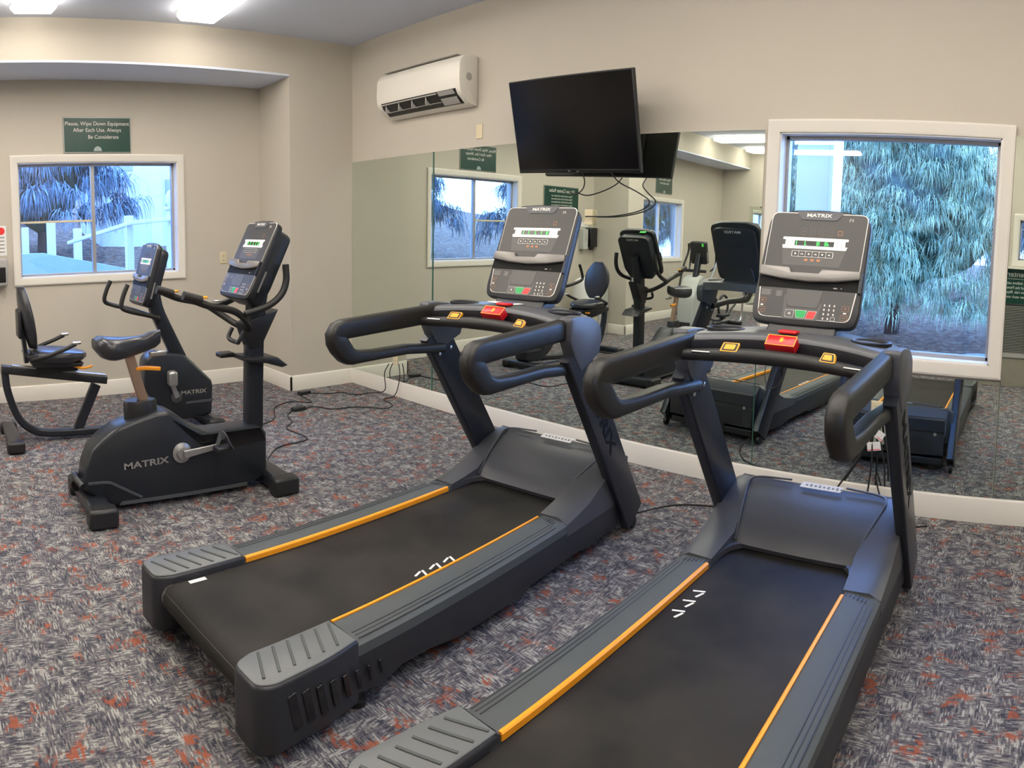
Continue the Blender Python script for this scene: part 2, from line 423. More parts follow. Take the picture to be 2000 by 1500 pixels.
# baseboards
def bboard(name, p, q, nrm):
    p, q = Vector((*p, 0)), Vector((*q, 0)); d = (q - p); L_ = d.length; d.normalize(); n = Vector((*nrm, 0))
    pr = [(0, 0), (.016, 0), (.016, BBH - .012), (.010, BBH - .003), (.004, BBH), (0, BBH)]
    b = MB(); b.loft([[p + n * x + Vector((0, 0, z)) for x, z in pr], [q + n * x + Vector((0, 0, z)) for x, z in pr]])
    return struct(b.out(name, TRIM, angle=50))
bboard('baseboard_right', (XS, YM), (XE, YM), (0, -1))
bboard('baseboard_corner', (XS, YM), (XS, YR0 - .016), (1, 0))
bboard('baseboard_return', (XS + .016, YR0), (XR, YR0), (0, -1))
bboard('baseboard_left', (XR, YR0), (XR, YR1), (1, 0))
bboard('baseboard_pilaster_side', (XR, YR1), (XS + .016, YR1), (0, 1))
bboard('baseboard_pilaster', (XS, YR1 + .016), (XS, YP), (1, 0))
bboard('baseboard_alcove', (XR, YP), (XR, YB), (1, 0))
bboard('baseboard_back', (XR, YB), (XPT, YB), (0, 1))

# ---- windows
def casing(name, axis, face, out_, u0, u1, z0, z1, cw, dep, hole, parent_kind=None):
    """picture-frame casing with mitred corners on the wall plus the jamb box lining the opening"""
    b = MB()
    prof = [(0, 0), (0, .018), (.012, .022), (cw - .012, .014), (cw, .009), (cw, 0)]     # distance inwards, height off the wall
    cs = [(u0, z0), (u1, z0), (u1, z1), (u0, z1)]
    sg = [(1, 1), (-1, 1), (-1, -1), (1, -1)]
    rings = []
    for (u, z), (su, sz_) in zip(cs, sg):
        rr = []
        for d_, h_ in prof:
            uu, zz = u + su * d_, z + sz_ * d_
            rr.append(Vector((uu, face + out_ * h_, zz)) if axis == 'y' else Vector((face + out_ * h_, uu, zz)))
        rings.append(rr)
    vs = [[b.bm.verts.new(p) for p in q] for q in rings]
    for i in range(4):
        A, B = vs[i], vs[(i + 1) % 4]
        for j in range(len(prof)):
            k = (j + 1) % len(prof); b.bm.faces.new((A[j], A[k], B[k], B[j]))
    return b
def build_window(n, axis, face, out_, hole, cw, depth, label, slider=True, hbar=False, mull=None):
    u0, u1, z0, z1 = hole
    root = casing('window_%d' % n, axis, face, out_, u0 - cw, u1 + cw, z0 - cw, z1 + cw, cw, 0, hole).out('window_%d' % n, TRIM, angle=20)
    struct(root, label)
    def bx(b, ua, ub, za, zb, da, db):
        if axis == 'y': b.box(((ua + ub) / 2, face - out_ * (da + db) / 2, (za + zb) / 2), (ub - ua, db - da, zb - za))
        else: b.box((face - out_ * (da + db) / 2, (ua + ub) / 2, (za + zb) / 2), (db - da, ub - ua, zb - za))
    t_ = .008
    b = MB(); bx(b, u0, u1, z0, z0 + t_, 0, depth); bx(b, u0, u1, z1 - t_, z1, 0, depth); bx(b, u0, u0 + t_, z0, z1, 0, depth); bx(b, u1 - t_, u1, z0, z1, 0, depth)
    b.out('jamb', SILLM, root, smooth_=False)
    b = MB(); f = .022; a, c = depth - .06, depth - .01
    i0, i1, j0, j1 = u0 + t_, u1 - t_, z0 + t_, z1 - t_
    bx(b, i0, i1, j0, j0 + f, a, c); bx(b, i0, i1, j1 - f, j1, a, c); bx(b, i0, i0 + f, j0, j1, a, c); bx(b, i1 - f, i1, j0, j1, a, c)
    b.out('frame', ALU if n != 3 else VINYL, root, .002)
    if slider:
        um = mull if mull is not None else (i0 + i1) / 2
        b = MB(); bx(b, um - .018, um + .018, j0 + f, j1 - f, a - .004, c); b.out('meeting_stile', VINYL if n == 3 else ALU, root, .002)
        if hbar:
            b = MB(); zz = j0 + (j1 - j0) * hbar; bx(b, i0 + f, um - .018, zz - .010, zz + .010, a, c); b.out('crossbar', IVORY, root, .002)
    b = MB(); bx(b, i0 + f * .5, i1 - f * .5, j0 + f * .5, j1 - f * .5, (a + c) / 2 - .002, (a + c) / 2 + .002)
    b.out('glass', GLASS, root, smooth_=False)
    return root
build_window(1, 'x', XR, 1, W1, .07, .16, 'sliding window with a crossbar in the left pane, under the green sign on the recessed wall', True, .485, 1.606)
build_window(2, 'y', YM - .012, -1, W2, .078, .16, 'big picture window set into the mirror wall behind the right treadmill', False)
build_window(3, 'x', XR, 1, W3, .07, .16, 'second sliding window, seen only in the mirror', True)
build_window(4, 'y', YPT, 1, W4, .07, .14, 'window behind the photographer, seen at the right edge of the mirror', False)

# ---- mirrors
MT = 2.254
def mirror(x0, x1, z0, z1, label):
    r = MB().box(((x0 + x1) / 2, YM - .0035, (z0 + z1) / 2), (x1 - x0, .007, z1 - z0)).out('wall_mirror', MIRROR, smooth_=False)
    tag(r, label, 'mirror', 'frameless mirror panels along the wall'); return r
ZM = BBH + .002
def edgestrip(r, x, w_=.006, z0=ZM, z1=MT):
    MB().box((x, YM - .0075, (z0 + z1) / 2), (w_, .009, z1 - z0)).out('glass_edge', EDGE, r, smooth_=False)
m1 = mirror(XS + .002, -4.825, ZM, MT, 'narrow frameless mirror panel in the corner, left of the green glass edge')
m2 = mirror(-4.815, -1.70, ZM, MT, 'widest frameless mirror panel, behind the left treadmill and under the wall television')
edgestrip(m2, -4.812, .010)
m3 = mirror(-1.695, -0.135, ZM, .835, 'low mirror panel under the big picture window')
edgestrip(m3, -1.696, .003, z1=.85)
m4 = mirror(-0.125, XE - .01, ZM, MT, 'mirror panel right of the big picture window, cut off by the frame edge')
edgestrip(m4, -.127, .003, z1=.85)
rb = MB().box(((XR + XPT) / 2 - .6, YB + .0035, (ZM + MT) / 2), (3.6, .007, MT - ZM)).out('wall_mirror', MIRROR, smooth_=False)
tag(rb, 'mirror on the far back wall, seen only as a reflection', 'mirror')

# ---- ceiling lights
def fixture(x0, x1, y, label):
    t = empty('ceiling_light', label, 'ceiling light', ((x0 + x1) / 2, y, CZ), 0, 'wraparound fluorescent ceiling lights')
    L_ = x1 - x0
    MB().box((0, 0, -.012), (L_, .36, .022)).out('pan', ACW, t, .003)
    pr = [(-.17, -.023), (-.19, -.045), (-.15, -.085), (.15, -.085), (.19, -.045), (.17, -.023)]
    MB().prism(pr, -L_ / 2 + .01, L_ / 2 - .01, 'x', inset=.02, insd=.05).out('diffuser', DIFF, t)
    return t
nm = {2.3: 'front row', .88: 'second row', -.54: 'third row', -1.96: 'fourth row', -3.75: 'fifth row', -5.3: 'last row'}
fixture(-5.80, -3.40, 2.31, 'lit ceiling light, right one of the two at the top left of the photo')
fixture(-5.80, -3.40, .88, 'lit ceiling light with wraparound lens, in the top left corner of the photo')
fixture(-5.95, -3.55, -3.80, 'lit ceiling light in the mirror, longer one beside the window frame')
fixture(-5.95, -3.55, -5.35, 'lit ceiling light in the mirror, shorter one beside the window frame')
fixture(-2.60, -0.20, 2.31, 'ceiling light over the right treadmill, reflected in the picture window glass')
fixture(-2.60, -0.20, .88, 'ceiling light nearest the photographer, above the frame')
fixture(-5.80, -3.40, -.54, 'ceiling light behind the photographer on the left, third of its line')
fixture(-5.80, -3.40, -1.96, 'ceiling light behind the photographer on the left, fourth of its line')

fixture(.15, 1.55, 2.31, 'ceiling light on the right side of the room, above the frame, front row')
fixture(.15, 1.55, .88, 'ceiling light on the right side of the room, above the frame, second row')

# ------------------------------------------------------------------ console, shared by treadmills and bikes
def console(parent, M, S=1.0, dep=.085, sw='', back_text=True, ports=True):
    """local frame: u across, v up the panel, w towards the user"""
    Q = M @ Matrix.Scale(S, 4)
    def poly(pts, a, b, **k): return MB(Q).prism(pts, a, b, 'z', **k)
    outl = []
    W_, H_ = .232, .519
    outl = roundpoly([(-.221, -.012), (-.10, -.020), (.10, -.020), (.221, -.012), (W_ + .004, .05), (W_, H_ - .02), (.12, H_ + .006), (0, H_ + .010), (-.12, H_ + .006), (-W_, H_ - .02), (-W_ - .004, .05)],
                     [.03, .01, .01, .03, .02, .05, .02, .02, .02, .05, .02], 4)
    body = poly(outl, -.050, -.001, inset=.010, insd=.012).out('console', BLACKP, parent, angle=40)
    # deeper rear housing
    rear = roundpoly([(-.15, -.02), (.15, -.02), (.205, .10), (.205, .46), (.15, .49), (-.15, .49), (-.205, .46), (-.205, .10)], .03, 4)
    poly(rear, -dep, -.04, inset=.018, insd=.02).out('rear_housing', SHELL, body)
    # films
    up = roundpoly([(-.213, .205), (.213, .205), (.217, .505), (-.217, .505)], [.004, .004, .03, .03])
    poly([(x * 1.012, v) for x, v in roundpoly([(-.213, .203), (.213, .203), (.218, .509), (-.218, .509)], [.004, .004, .032, .032])], -.004, .0006).out('outline', LINE, body)
    poly(up, -.003, .0014).out('display_film', PANEL, body)
    poly([(x * 1.010, v) for x, v in roundpoly([(-.200, .010), (.200, .010), (.214, .145), (-.214, .145)], [.03, .03, .004, .004])], -.004, .0004).out('outline', LINE, body)
    poly([(x, v + .0025) for x, v in roundpoly([(-.198, .010), (.198, .010), (.212, .15), (-.212, .15)], [.03, .03, .004, .004])], -.003, .0012).out('key_film', PANEL, body)
    poly(roundpoly([(-.110, .516), (.107, .516), (.082, .474), (-.080, .474)], .012), -.002, .004).out('logo_tab', TRAY, body)
    text('lettering', 'MATRIX', .0235, Q @ T(-.003, .4955, .0046), LINE, body, squeeze=1.35, bold=.0006)
    text('icon', '(•)', .020, Q @ T(.145, .481, .0018), LINE, body)
    b = MB(Q)
    def seg(b, x, y, w_, h_):
        b.box((x, y, .0016), (w_, h_, .0008))
    for i, d in enumerate('8888'):
        x = -.060 + i * .040
        for dy in (.017, 0, -.017): seg(b, x, .417 + dy, .018, .0035)
        for dx in (-.011, .011):
            for dy in (.0085, -.0085): seg(b, x + dx, .417 + dy, .0035, .013)
    b.out('unlit_digits', DIMPR, body, smooth_=False)
    b = MB(Q); b.loft([[Vector((x, y, z)) for x, y in rrect(.022, .022, .004, 3, .104, .416)] for z in (.0013, .0018)]); b.out('clear_key', ORPR, body, smooth_=False)
    poly(rrect(.018, .018, .003, 3, .104, .416), .0015, .0021).out('key_face', PANEL, body)
    poly(roundpoly([(-.150, .388), (.146, .388), (.1465, .376), (.134, .376), (.134, .350), (.146, .350), (.140, .333), (-.146, .333), (-.149, .350), (-.137, .350), (-.137, .376), (-.151, .376)], .003, 2), .001, .0026).out('readout_bezel', WHITEP, body)
    poly(rrect(.178, .024, .001, 2, -.005, .3600), .002, .0030).out('readout', LCD, body)
    b = MB(Q)
    if sw == 'a': digs = [(-.086, 0), (-.047, 1), (.008, 2), (.044, 3)]
    else: digs = [(-.080, 0), (-.046, 0), (-.004, 1), (.036, 0), (.066, 2)]
    for x, k in digs:
        b.box((x, .360, .0034), (.0028, .019, .0006))
        if k >= 1: b.box((x + .006, .353, .0034), (.003, .003, .0006))
        if k >= 2:
            for dy in (-.007, 0, .007): b.box((x + .006, .360 + dy, .0034), (.012, .0022, .0006))
        if k >= 3: b.box((x + .014, .356, .0034), (.004, .009, .0006))
    b.out('readout_digits', LCDG, body, smooth_=False)
    b = MB(Q)
    for sx_ in (-1, 1):
        for dx in (.102, .122):
            for k in range(4): b.box((-.004 + sx_ * dx, .347 + k * .0075, .0029), (.0035, .0022, .0005))
    b.out('readout_marks', PANEL, body, smooth_=False)
    poly(roundpoly([(-.147, .331), (.141, .331), (.122, .254), (-.132, .254)], .006, 2), .001, .0019).out('lower_display_film', PANEL2, body)
    b = MB(Q).prism(rrect(.187, .028, .004, 3, -.006, .309), .0018, .0026, 'z'); b.out('program_keys_border', LINE, body, smooth_=False)
    b = MB(Q)
    for i in range(6): b.prism(rrect(.0285, .024, .002, 2, -.0825 + i * .0306, .309), .002, .0031, 'z')
    b.out('program_keys', PANEL, body, smooth_=False)
    b = MB(Q)
    for i in range(6):
        x = -.0825 + i * .0306
        if i in (0, 2, 4):
            b.lathe([(.0045, .0032), (.0045, .0036)], 10, T(x, .309, 0))
        else:
            for k in (-1, 0, 1): b.box((x + k * .004, .3075 + (.002 if k == 0 else 0), .0034), (.0028, .006, .0005))
    b.out('program_icons', LINE, body, smooth_=False)
    b = MB(Q)
    for i in range(3): b.prism(rrect(.016, .010, .002, 2, -.030 + i * .028, .281), .0018, .0025, 'z')
    b.out('arrow_keys', ORPR, body, smooth_=False)
    # ledge (reading rack) and the dark recess under it
    led = [(-.222, .243), (-.092, .238), (-.080, .216), (.043, .216), (.055, .236), (.222, .236), (.225, .200), (.12, .183), (0, .176), (-.12, .183), (-.225, .198)]
    poly(led, .0, .020, inset=.004, insd=.006).out('reading_ledge', SILV, body, angle=45)
    poly([(-.224, .196), (.224, .196), (.222, .146), (-.222, .146)], -.004, .003).out('device_recess', RECESS, body)
    MB(Q).prism([(.222, .236), (.232, .236), (.232, .14), (.222, .14)], -.004, .014, 'z').out('ledge_end', BLACKP, body)
    if ports:
        b = MB(Q).box((.122, .157, .004), (.016, .005, .002)).box((.148, .158, .004), (.004, .004, .002)); b.out('ports', GREYPR, body, smooth_=False)
    poly(roundpoly([(-.090, .1405), (.070, .1405), (.059, .063), (-.075, .063)], [.004, .004, .018, .018]), .001, .0024).out('touch_pad', PANEL2, body)
    poly(roundpoly([(-.096, .115), (-.084, .115), (-.078, .055), (.058, .055), (.070, .085), (.075, .085), (.062, .006), (-.090, .006)], .003, 2), .0008, .0018).out('key_surround', GREYPR if False else PANEL2, body)
    def key(nm_, pts, m):
        cx_ = sum(p[0] for p in pts) / len(pts); cy_ = sum(p[1] for p in pts) / len(pts)
        poly(roundpoly([(cx_ + (x - cx_) * 1.09, cy_ + (y - cy_) * 1.12) for x, y in pts], .003, 2), .0012, .0026).out('key_border', LINE, body)
        poly(roundpoly(pts, .003, 2), .002, .0038).out(nm_, m, body)
    key('pause_key', [(-.078, .046), (-.043, .046), (-.043, .016), (-.078, .016)], PANEL2)
    key('start_key', [(-.036, .047), (.014, .047), (.005, .015), (-.027, .015)], GREENK)
    key('stop_key', [(.023, .046), (.058, .046), (.047, .014), (.013, .014)], REDK)
    b = MB(Q).box((-.063, .031, .0041), (.0035, .010, .0005)).box((-.057, .031, .0041), (.0035, .010, .0005)); b.out('pause_icon', LINE, body, smooth_=False)
    b = MB(Q)
    for r_, row in enumerate(('123', '456', '789', '*0')):
        for c_, ch in enumerate(row):
            b.box((.088 + c_ * .021, .079 - r_ * .0195, .0018), (.0055, .009, .0006))
    b.out('number_keys', LINE, body, smooth_=False)
    poly(rrect(.019, .017, .003, 2, .130, .0205), .001, .0018).out('enter_key_border', LINE, body); poly(rrect(.016, .014, .002, 2, .130, .0205), .001, .0022).out('enter_key', PANEL, body)
    b = MB(Q)
    for x, y in ((-.190, .082), (-.188, .040), (.178, .070), (.176, .029)):
        b.prism(rrect(.030, .024, .004, 2, x, y), .001, .0019, 'z')
    b.out('adjust_key_borders', ORPR, body, smooth_=False)
    b = MB(Q)
    for x, y in ((-.190, .082), (-.188, .040), (.178, .070), (.176, .029)):
        b.prism(rrect(.0275, .0215, .003, 2, x, y), .0012, .0023, 'z')
    b.out('adjust_keys', PANEL, body, smooth_=False)
    b = MB(Q)
    for x, y, pl in ((-.190, .082, 1), (-.188, .040, 0), (.178, .070, 1), (.176, .029, 0)):
        b.box((x, y, .0026), (.010, .0022, .0005))
        if pl: b.box((x, y, .0026), (.0022, .010, .0005))
    b.out('adjust_icons', ORPR, body, smooth_=False)
    b = MB(Q).box((-.190, .061, .0016), (.011, .007, .0008)).box((.178, .050, .0016), (.013, .006, .0008)); b.out('adjust_symbols', LINE, body, smooth_=False)
    b = MB(Q)
    for k in range(6): b.box((-.181, .132 - k * .0045, .0016), (.050 - (k % 3) * .006, .0016, .0006)); b.box((-.122, .130 - k * .0045, .0016), (.030 - (k % 2) * .006, .0016, .0006))
    b.out('safety_notice', GREYPR, body, smooth_=False)
    if back_text:
        text('lettering', 'MATRIX', .034, Q @ T(0, .455, -dep - .0006) @ rot(PI, 'Y'), LINE, body, squeeze=1.3, bold=.0004)
        poly(roundpoly([(-.15, .13), (.15, .13), (.16, .31), (-.16, .31)], .012), -dep - .003, -dep + .002).out('rear_cover', SHELL, body)
    MB(Q).box((-.198, .13, -.045), (.0505, .14, .003), rot(0, 'X')).out('rating_label', GREYPR, body, smooth_=False) if False else None
    poly([(.2055, .06), (.2075, .06), (.2075, .20), (.2055, .20)], -.070, -.045).out('rating_label', GREYPR, body, smooth_=False)
    return body

# ------------------------------------------------------------------ treadmill
def treadmill(x, y, a, label, var):
    t = empty('treadmill', label, 'treadmill', (x, y, 0), -a, 'pair of treadmills')
    # belt over deck and rollers
    pf = [(.30, .235), (-1.79, .235), (-1.825, .225), (-1.845, .195), (-1.845, .165), (-1.825, .135), (-1.79, .125), (.30, .125)]
    be = MB().prism(pf, -.285, .285, 'x').out('running_belt', BELT, t, angle=60)
    b = MB()
    ox, oy, dirn = (-.235, -.56, 1) if var == 2 else (.245, -.93, -1)
    for k in range(3):
        cy_ = oy + k * .085
        b.box((ox, cy_, .2366), (.050, .010, .0012), T(ox, cy_, 0) @ rot(R(20 * dirn), 'Z') @ T(-ox, -cy_, 0))
        b.box((ox + .022 * dirn, cy_ - .020, .2366), (.010, .045, .0012), T(ox, cy_, 0) @ rot(R(-18 * dirn), 'Z') @ T(-ox, -cy_, 0))
    b.out('belt_chevrons', WHITEP, be, smooth_=False)
    MB().tube([(-.30, -1.795, .18), (.30, -1.795, .18)], .050, 20).out('rear_roller', CHROME, t)
    MB().box((0, -.78, .165), (.60, 1.9, .06)).out('deck', BLACKP, t, .004)
    for s in (-1, 1):
        # foot rail (top cover) : slopes slightly outwards
        sec_ = lambda yy: [(s * .292, yy, .236), (s * .300, yy, .254), (s * .318, yy, .258), (s * .425, yy, .252), (s * .447, yy, .238), (s * .450, yy, .205), (s * .292, yy, .205)]
        ys = [-1.50, -1.2, -.9, -.6, -.3, -.165]
        fr = MB().loft([[Vector(p) for p in sec_(v)] for v in ys]).out('foot_rail', RAILG, t, angle=50)
        MB().prism([(s * .2885, .2365), (s * .2885, .2560), (s * .2935, .2600), (s * .3035, .2600), (s * .3035, .2530), (s * .294, .2500), (s * .294, .2365)], -1.455, -.200, 'y').out('orange_strip', ORANGE, fr)
        b = MB()
        for k in range(3): b.box((s * (.392 + k * .018), -.84, .2545 - k * .0014), (.0045, 1.20, .003))
        for k in range(6): b.box((s * (.312 + k * .017), -.185 - .006 * k, .258), (.0045, .030, .003), None)
        b.out('rail_grooves', SIDE, fr, .001)
        # side panel with arched underside
        pf = [(-1.60, .10), (-1.60, .21), (-.165, .21), (.05, .25), (.40, .30), (.40, .07), (.05, .055), (-.05, .075), (-.45, .075), (-.55, .055), (-.95, .060), (-1.10, .085), (-1.25, .09), (-1.35, .06)]
        sp = MB().prism(pf, s * .415, s * .449, 'x', inset=.006, insd=.008).out('side_panel', SIDE, t, angle=40)
        # end cap
        capo = roundpoly([(s * .292, -1.46), (s * .292, -1.80), (s * .315, -1.872), (s * .455, -1.872), (s * .482, -1.82), (s * .474, -1.60), (s * .452, -1.46)], [.002, .01, .03, .05, .03, .05, .002], 4)
        ec = MB().prism(capo, .045, .262, 'z', inset=.012, insd=.012).out('end_cap', CAPG if False else SIDE, t, angle=45)
        capt = [(s * .385 + (px_ - s * .385) * .93, -1.665 + (py_ + 1.665) * .965) for px_, py_ in capo]
        MB().prism(capt, .2585, .2665, 'z', inset=.004, insd=.003).out('end_cap_top', CAPG, ec, angle=45)
        b = MB()
        for k in range(6):
            yk = -1.80 + k * .058
            b.box((s * .375, yk, .268), (.135, .010, .004), T(s * .375, yk, 0) @ rot(R(-24 * s), 'Z') @ T(-s * .375, -yk, 0))
        b.out('chevron_ribs', RAILG, ec, .0015)
        b = MB()
        for k in range(8):
            yk = -1.74 + k * .053; hh = .12 - k * .010; ww = .034 - k * .0035
            b.box((s * (.4785 - max(0, k - 2) * .0035), yk, .155 - k * .002), (.008, ww, hh), T(0, yk, .15) @ rot(R(14), 'X') @ T(0, -yk, -.15))
        b.out('side_vents', BLACKG, ec, .002)
        MB().lathe([(.012, 0), (.030, .004), (.030, .022), (.014, .030), (.012, .06)], 16, T(s * .40, -1.42, 0)).out('leveling_foot', RUBBER, t)
        # upright
        p0, p1 = Vector((s * .452, .500, .07)), Vector((s * .452, -.165, 1.06))
        up = MB().tube([p0, p1], 1, sec=(.185, .056, .35), up=(1, 0, 0)).out('upright', FRAME, t, angle=30)
        if s > 0:
            d = (p1 - p0).normalized(); Mx = Matrix.Identity(4)
            X_ = d * -1; Z_ = Vector((1, 0, 0)); Y_ = Z_.cross(X_)
            Mx = Matrix((( X_.x, Y_.x, Z_.x, 0), (X_.y, Y_.y, Z_.y, 0), (X_.z, Y_.z, Z_.z, 0), (0, 0, 0, 1)))
            c_ = p0.lerp(p1, .66) + Vector((.0295, 0, 0))
            text('lettering', 'MATRIX', .095, T(*c_) @ Mx, RECESS, up, squeeze=1.55, bold=.002)
        for q in ((s * .4235, -.045, .955), (s * .4235, -.135, .930)):
            MB().lathe([(.004, 0), (.011, .001), (.010, .005), (.003, .007)], 12, T(*q) @ rot(R(-90 * s), 'Y')).out('bolt', CHROME, up)
        # upper side casting that joins upright, tray and handrail
        sh = roundpoly([(-.235, 1.10), (-.24, 1.208), (-.16, 1.212), (-.03, 1.195), (.045, 1.15), (.055, 1.08), (.035, 1.02), (-.135, .955), (-.19, 1.02)], [.02, .02, .03, .04, .04, .03, .01, .01, .03], 4)
        MB().prism(sh, s * .416, s * .486, 'x', inset=.010, insd=.012).out('shoulder', HOOD if s > 0 else TRAY, t, angle=40)
        # handrail loop
        hx = s * .425
        cen = [(-.16, 1.152, 1.14), (-.50, 1.138, 1.12), (-.78, 1.126, 1.10), (-.824, 1.124, 1.12), (-.850, 1.115, 1.18), (-.862, 1.098, 1.24), (-.858, 1.076, 1.26), (-.842, 1.050, 1.25), (-.805, 1.010, 1.16), (-.786, .998, 1.05), (-.760, .990, .90), (-.725, .986, .74), (-.62, .984, .60), (-.40, .986, .58), (-.12, .962, .58)]
        hr = MB().tube([(hx, a_, b_) for a_, b_, _ in cen], 1, sec=(.084, .068, .62), up=(1, 0, 0), hs=[c_ for _, _, c_ in cen]).out('handrail', GRIP, t, angle=60)
        MB().lathe([(.004, 0), (.010, .001), (.009, .005), (.003, .006)], 12, T(s * .399, -.175, .968) @ rot(R(-90 * s), 'Y')).out('bolt', CHROME, hr)
    # motor hood
    nx = 20
    def hood_z(v):   # v from 0 rear to 1 front
        return .262 + .175 * (v ** .75)
    rows = []
    for i in range(13):
        v = i / 12; yy = .035 + v * .385
        row = []
        for j in range(nx + 1):
            u = -1 + 2 * j / nx
            xx = u * .405
            zz = hood_z(v) + .020 * (1 - u * u) * math.sin(PI * min(1, v * 1.1))
            row.append(Vector((xx, yy, zz)))
        rows.append(row)
    b = MB()
    vs = [[b.bm.verts.new(p) for p in r] for r in rows]
    for A, B in zip(vs, vs[1:]):
        for i in range(nx): b.bm.faces.new((A[i], A[i + 1], B[i + 1], B[i]))
    # rear lip, front skirt
    lip = [b.bm.verts.new(Vector((p.x, p.y + .012, p.z - .022))) for p in rows[0]]
    for i in range(nx): b.bm.faces.new((lip[i], lip[i + 1], vs[0][i + 1], vs[0][i]))
    fr_ = [b.bm.verts.new(Vector((p.x, .47, .395))) for p in rows[-1]]; fr2 = [b.bm.verts.new(Vector((p.x, .535, .27))) for p in rows[-1]]
    for A, B in ((vs[-1], fr_), (fr_, fr2)):
        for i in range(nx): b.bm.faces.new((A[i], A[i + 1], B[i + 1], B[i]))
    hood = b.out('motor_hood', HOOD, t, angle=50)
    MB().prism([(-.115, .392), (-.105, .415), (.105, .415), (.115, .392), (.100, .372), (-.100, .372)], 0, .003, 'z', T(.015, 0, .434) @ rot(0, 'X')).out('warning_sticker', WHITEP, hood) if False else None
    st = MB(); st.prism(roundpoly([(-.108, -.020), (-.098, .020), (.108, .020), (.098, -.020)], .006, 2), 0, .002, 'z', T(.02, .385, .447) @ rot(R(20), 'X'))
    st.out('warning_sticker', PAPER, hood)
    b = MB()
    for k in range(9): b.box((-.075 + k * .022, 0, .0025), (.012, .018 if k % 2 else .012, .0008), T(.02, .385, .447) @ rot(R(20), 'X'))
    b.out('sticker_print', GREYPR, hood, smooth_=False)
    # raised frame line on the hood
    for s in (-1, 1):
        b = MB(); pth = [(s * .275, .04, .272), (s * .30, .14, .345), (s * .335, .28, .405), (s * .345, .36, .435), (s * .30, .395, .446), (s * .14, .402, .455)]
        b.tube(pth, 1, sec=(.012, .008, .6), up=(0, 0, 1), sub=4).out('hood_ridge', TRAY, hood, angle=50)
        # shoulder of the hood running back beside the belt
        sec_ = lambda yy, zt, xi: [(s * xi, yy, zt - .03), (s * xi, yy, zt + .002), (s * .40, yy, zt + .004), (s * .447, yy, zt - .02), (s * .452, yy, .19), (s * xi, yy, .19)]
        rr = [(-.17, .262, .292), (-.06, .280, .288), (.04, .302, .282), (.14, .345, .30), (.26, .395, .33), (.38, .430, .345), (.43, .430, .35)]
        MB().loft([[Vector(p) for p in sec_(*q)] for q in rr]).out('hood_shoulder', HOOD, hood, angle=50)
    # rounded notch corners where belt enters
    for s in (-1, 1):
        MB().prism([(s * .290, -.12), (s * .290, .06), (s * .225, .06), (s * .245, .035), (s * .270, 0), (s * .283, -.05)], .240, .264, 'z').out('hood_corner', HOOD, hood)
    # front grille
    fc = MB().box((0, .49, .25), (.80, .09, .26)).out('front_cover', SIDE, t, .006)
    b = MB()
    for k in range(9): b.box((0, .5365, .245 - k * .013), (.62, .004, .005))
    b.out('louvers', BLACKP, fc, smooth_=False)
    MB().box((0, .5365, .335), (.80, .006, .085)).out('upper_band', FRAME, fc, .003)
    MB().box((0, .5395, .288), (.80, .004, .006)).out('seam', BLACKG, fc, smooth_=False)
    MB().lathe([(.004, 0), (.013, .001), (.012, .006), (.003, .007)], 12, T(.33, .541, .275) @ rot(R(-90), 'X')).out('screw', CHROME, fc)
    MB().box((.12, .538, .115), (.05, .008, .045)).out('power_inlet', BLACKG, fc, .003)
    MB().box((0, .46, .075), (.78, .12, .05)).out('base_frame', BLACKP, t, .006)
    for s in (-1, 1):
        MB().lathe([(.008, -.014), (.032, -.014), (.036, 0), (.032, .014), (.008, .014)], 18, T(s * .455, .50, .036) @ rot(R(90), 'Y')).out('transport_wheel', RUBBER, t)
    # tray: curved console mast between the uprights
    n = 14; R1 = []
    for i in range(n + 1):
        u = -1 + 2 * i / n; k = 1 - u * u
        yf = -.235 + .105 * k; yb = .03 + .13 * k; zt = 1.192 + .022 * k; zb = 1.115 + .022 * k
        xx = u * .425
        R1.append([Vector((xx, yf, zb + .005)), Vector((xx, yf - .004, zt - .030)), Vector((xx, yf + .014, zt - .006)), Vector((xx, yf + .045, zt)), Vector((xx, yb - .02, zt)), Vector((xx, yb, zt - .012)), Vector((xx, yb, zb)), Vector((xx, yf + .05, zb - .01))])
    tr = MB().loft(R1).out('console_tray', TRAY, t, angle=45)
    va = []
    for r_ in R1:
        a_, z_ = r_[1], r_[0].z
        va.append([Vector((a_.x, a_.y - .004, z_ - .012)), Vector((a_.x, a_.y - .012, z_ + .008)), Vector((a_.x, a_.y - .010, a_.z + .004)), Vector((a_.x, a_.y + .004, a_.z + .004)), Vector((a_.x, a_.y + .004, z_ - .012))])
    MB().loft(va).out('valance', BLACKP, tr, angle=45)
    for s in (-1, 1):
        c = T(s * .325, -.045, 1.205)
        MB().lathe([(.058, -.03), (.062, .004), (.056, .007), (.050, .002), (.044, -.045), (.0, -.046)], 28, c @ Matrix.Diagonal((1.40, 1.15, 1, 1)), caps=False).out('cup_holder', BLACKP, tr)
        MB().prism(rrect(.17, .145, .03, 4, s * .322, -.045), 1.180, 1.2035, 'z', inset=.004, insd=.004).out('cup_surround', TRAY, tr, angle=45) if False else None
    # dark underside valance and front grip bar
    n = 16
    gb = [(-.40, -.300, 1.120), (-.26, -.262, 1.128), (-.10, -.232, 1.133), (.10, -.232, 1.133), (.26, -.262, 1.128), (.40, -.300, 1.120)]
    g = MB().tube(gb, .026, 14, sub=5, rs=[.85, 1, 1.15, 1.15, 1, .85]).out('grip_bar', RUBBER, t)
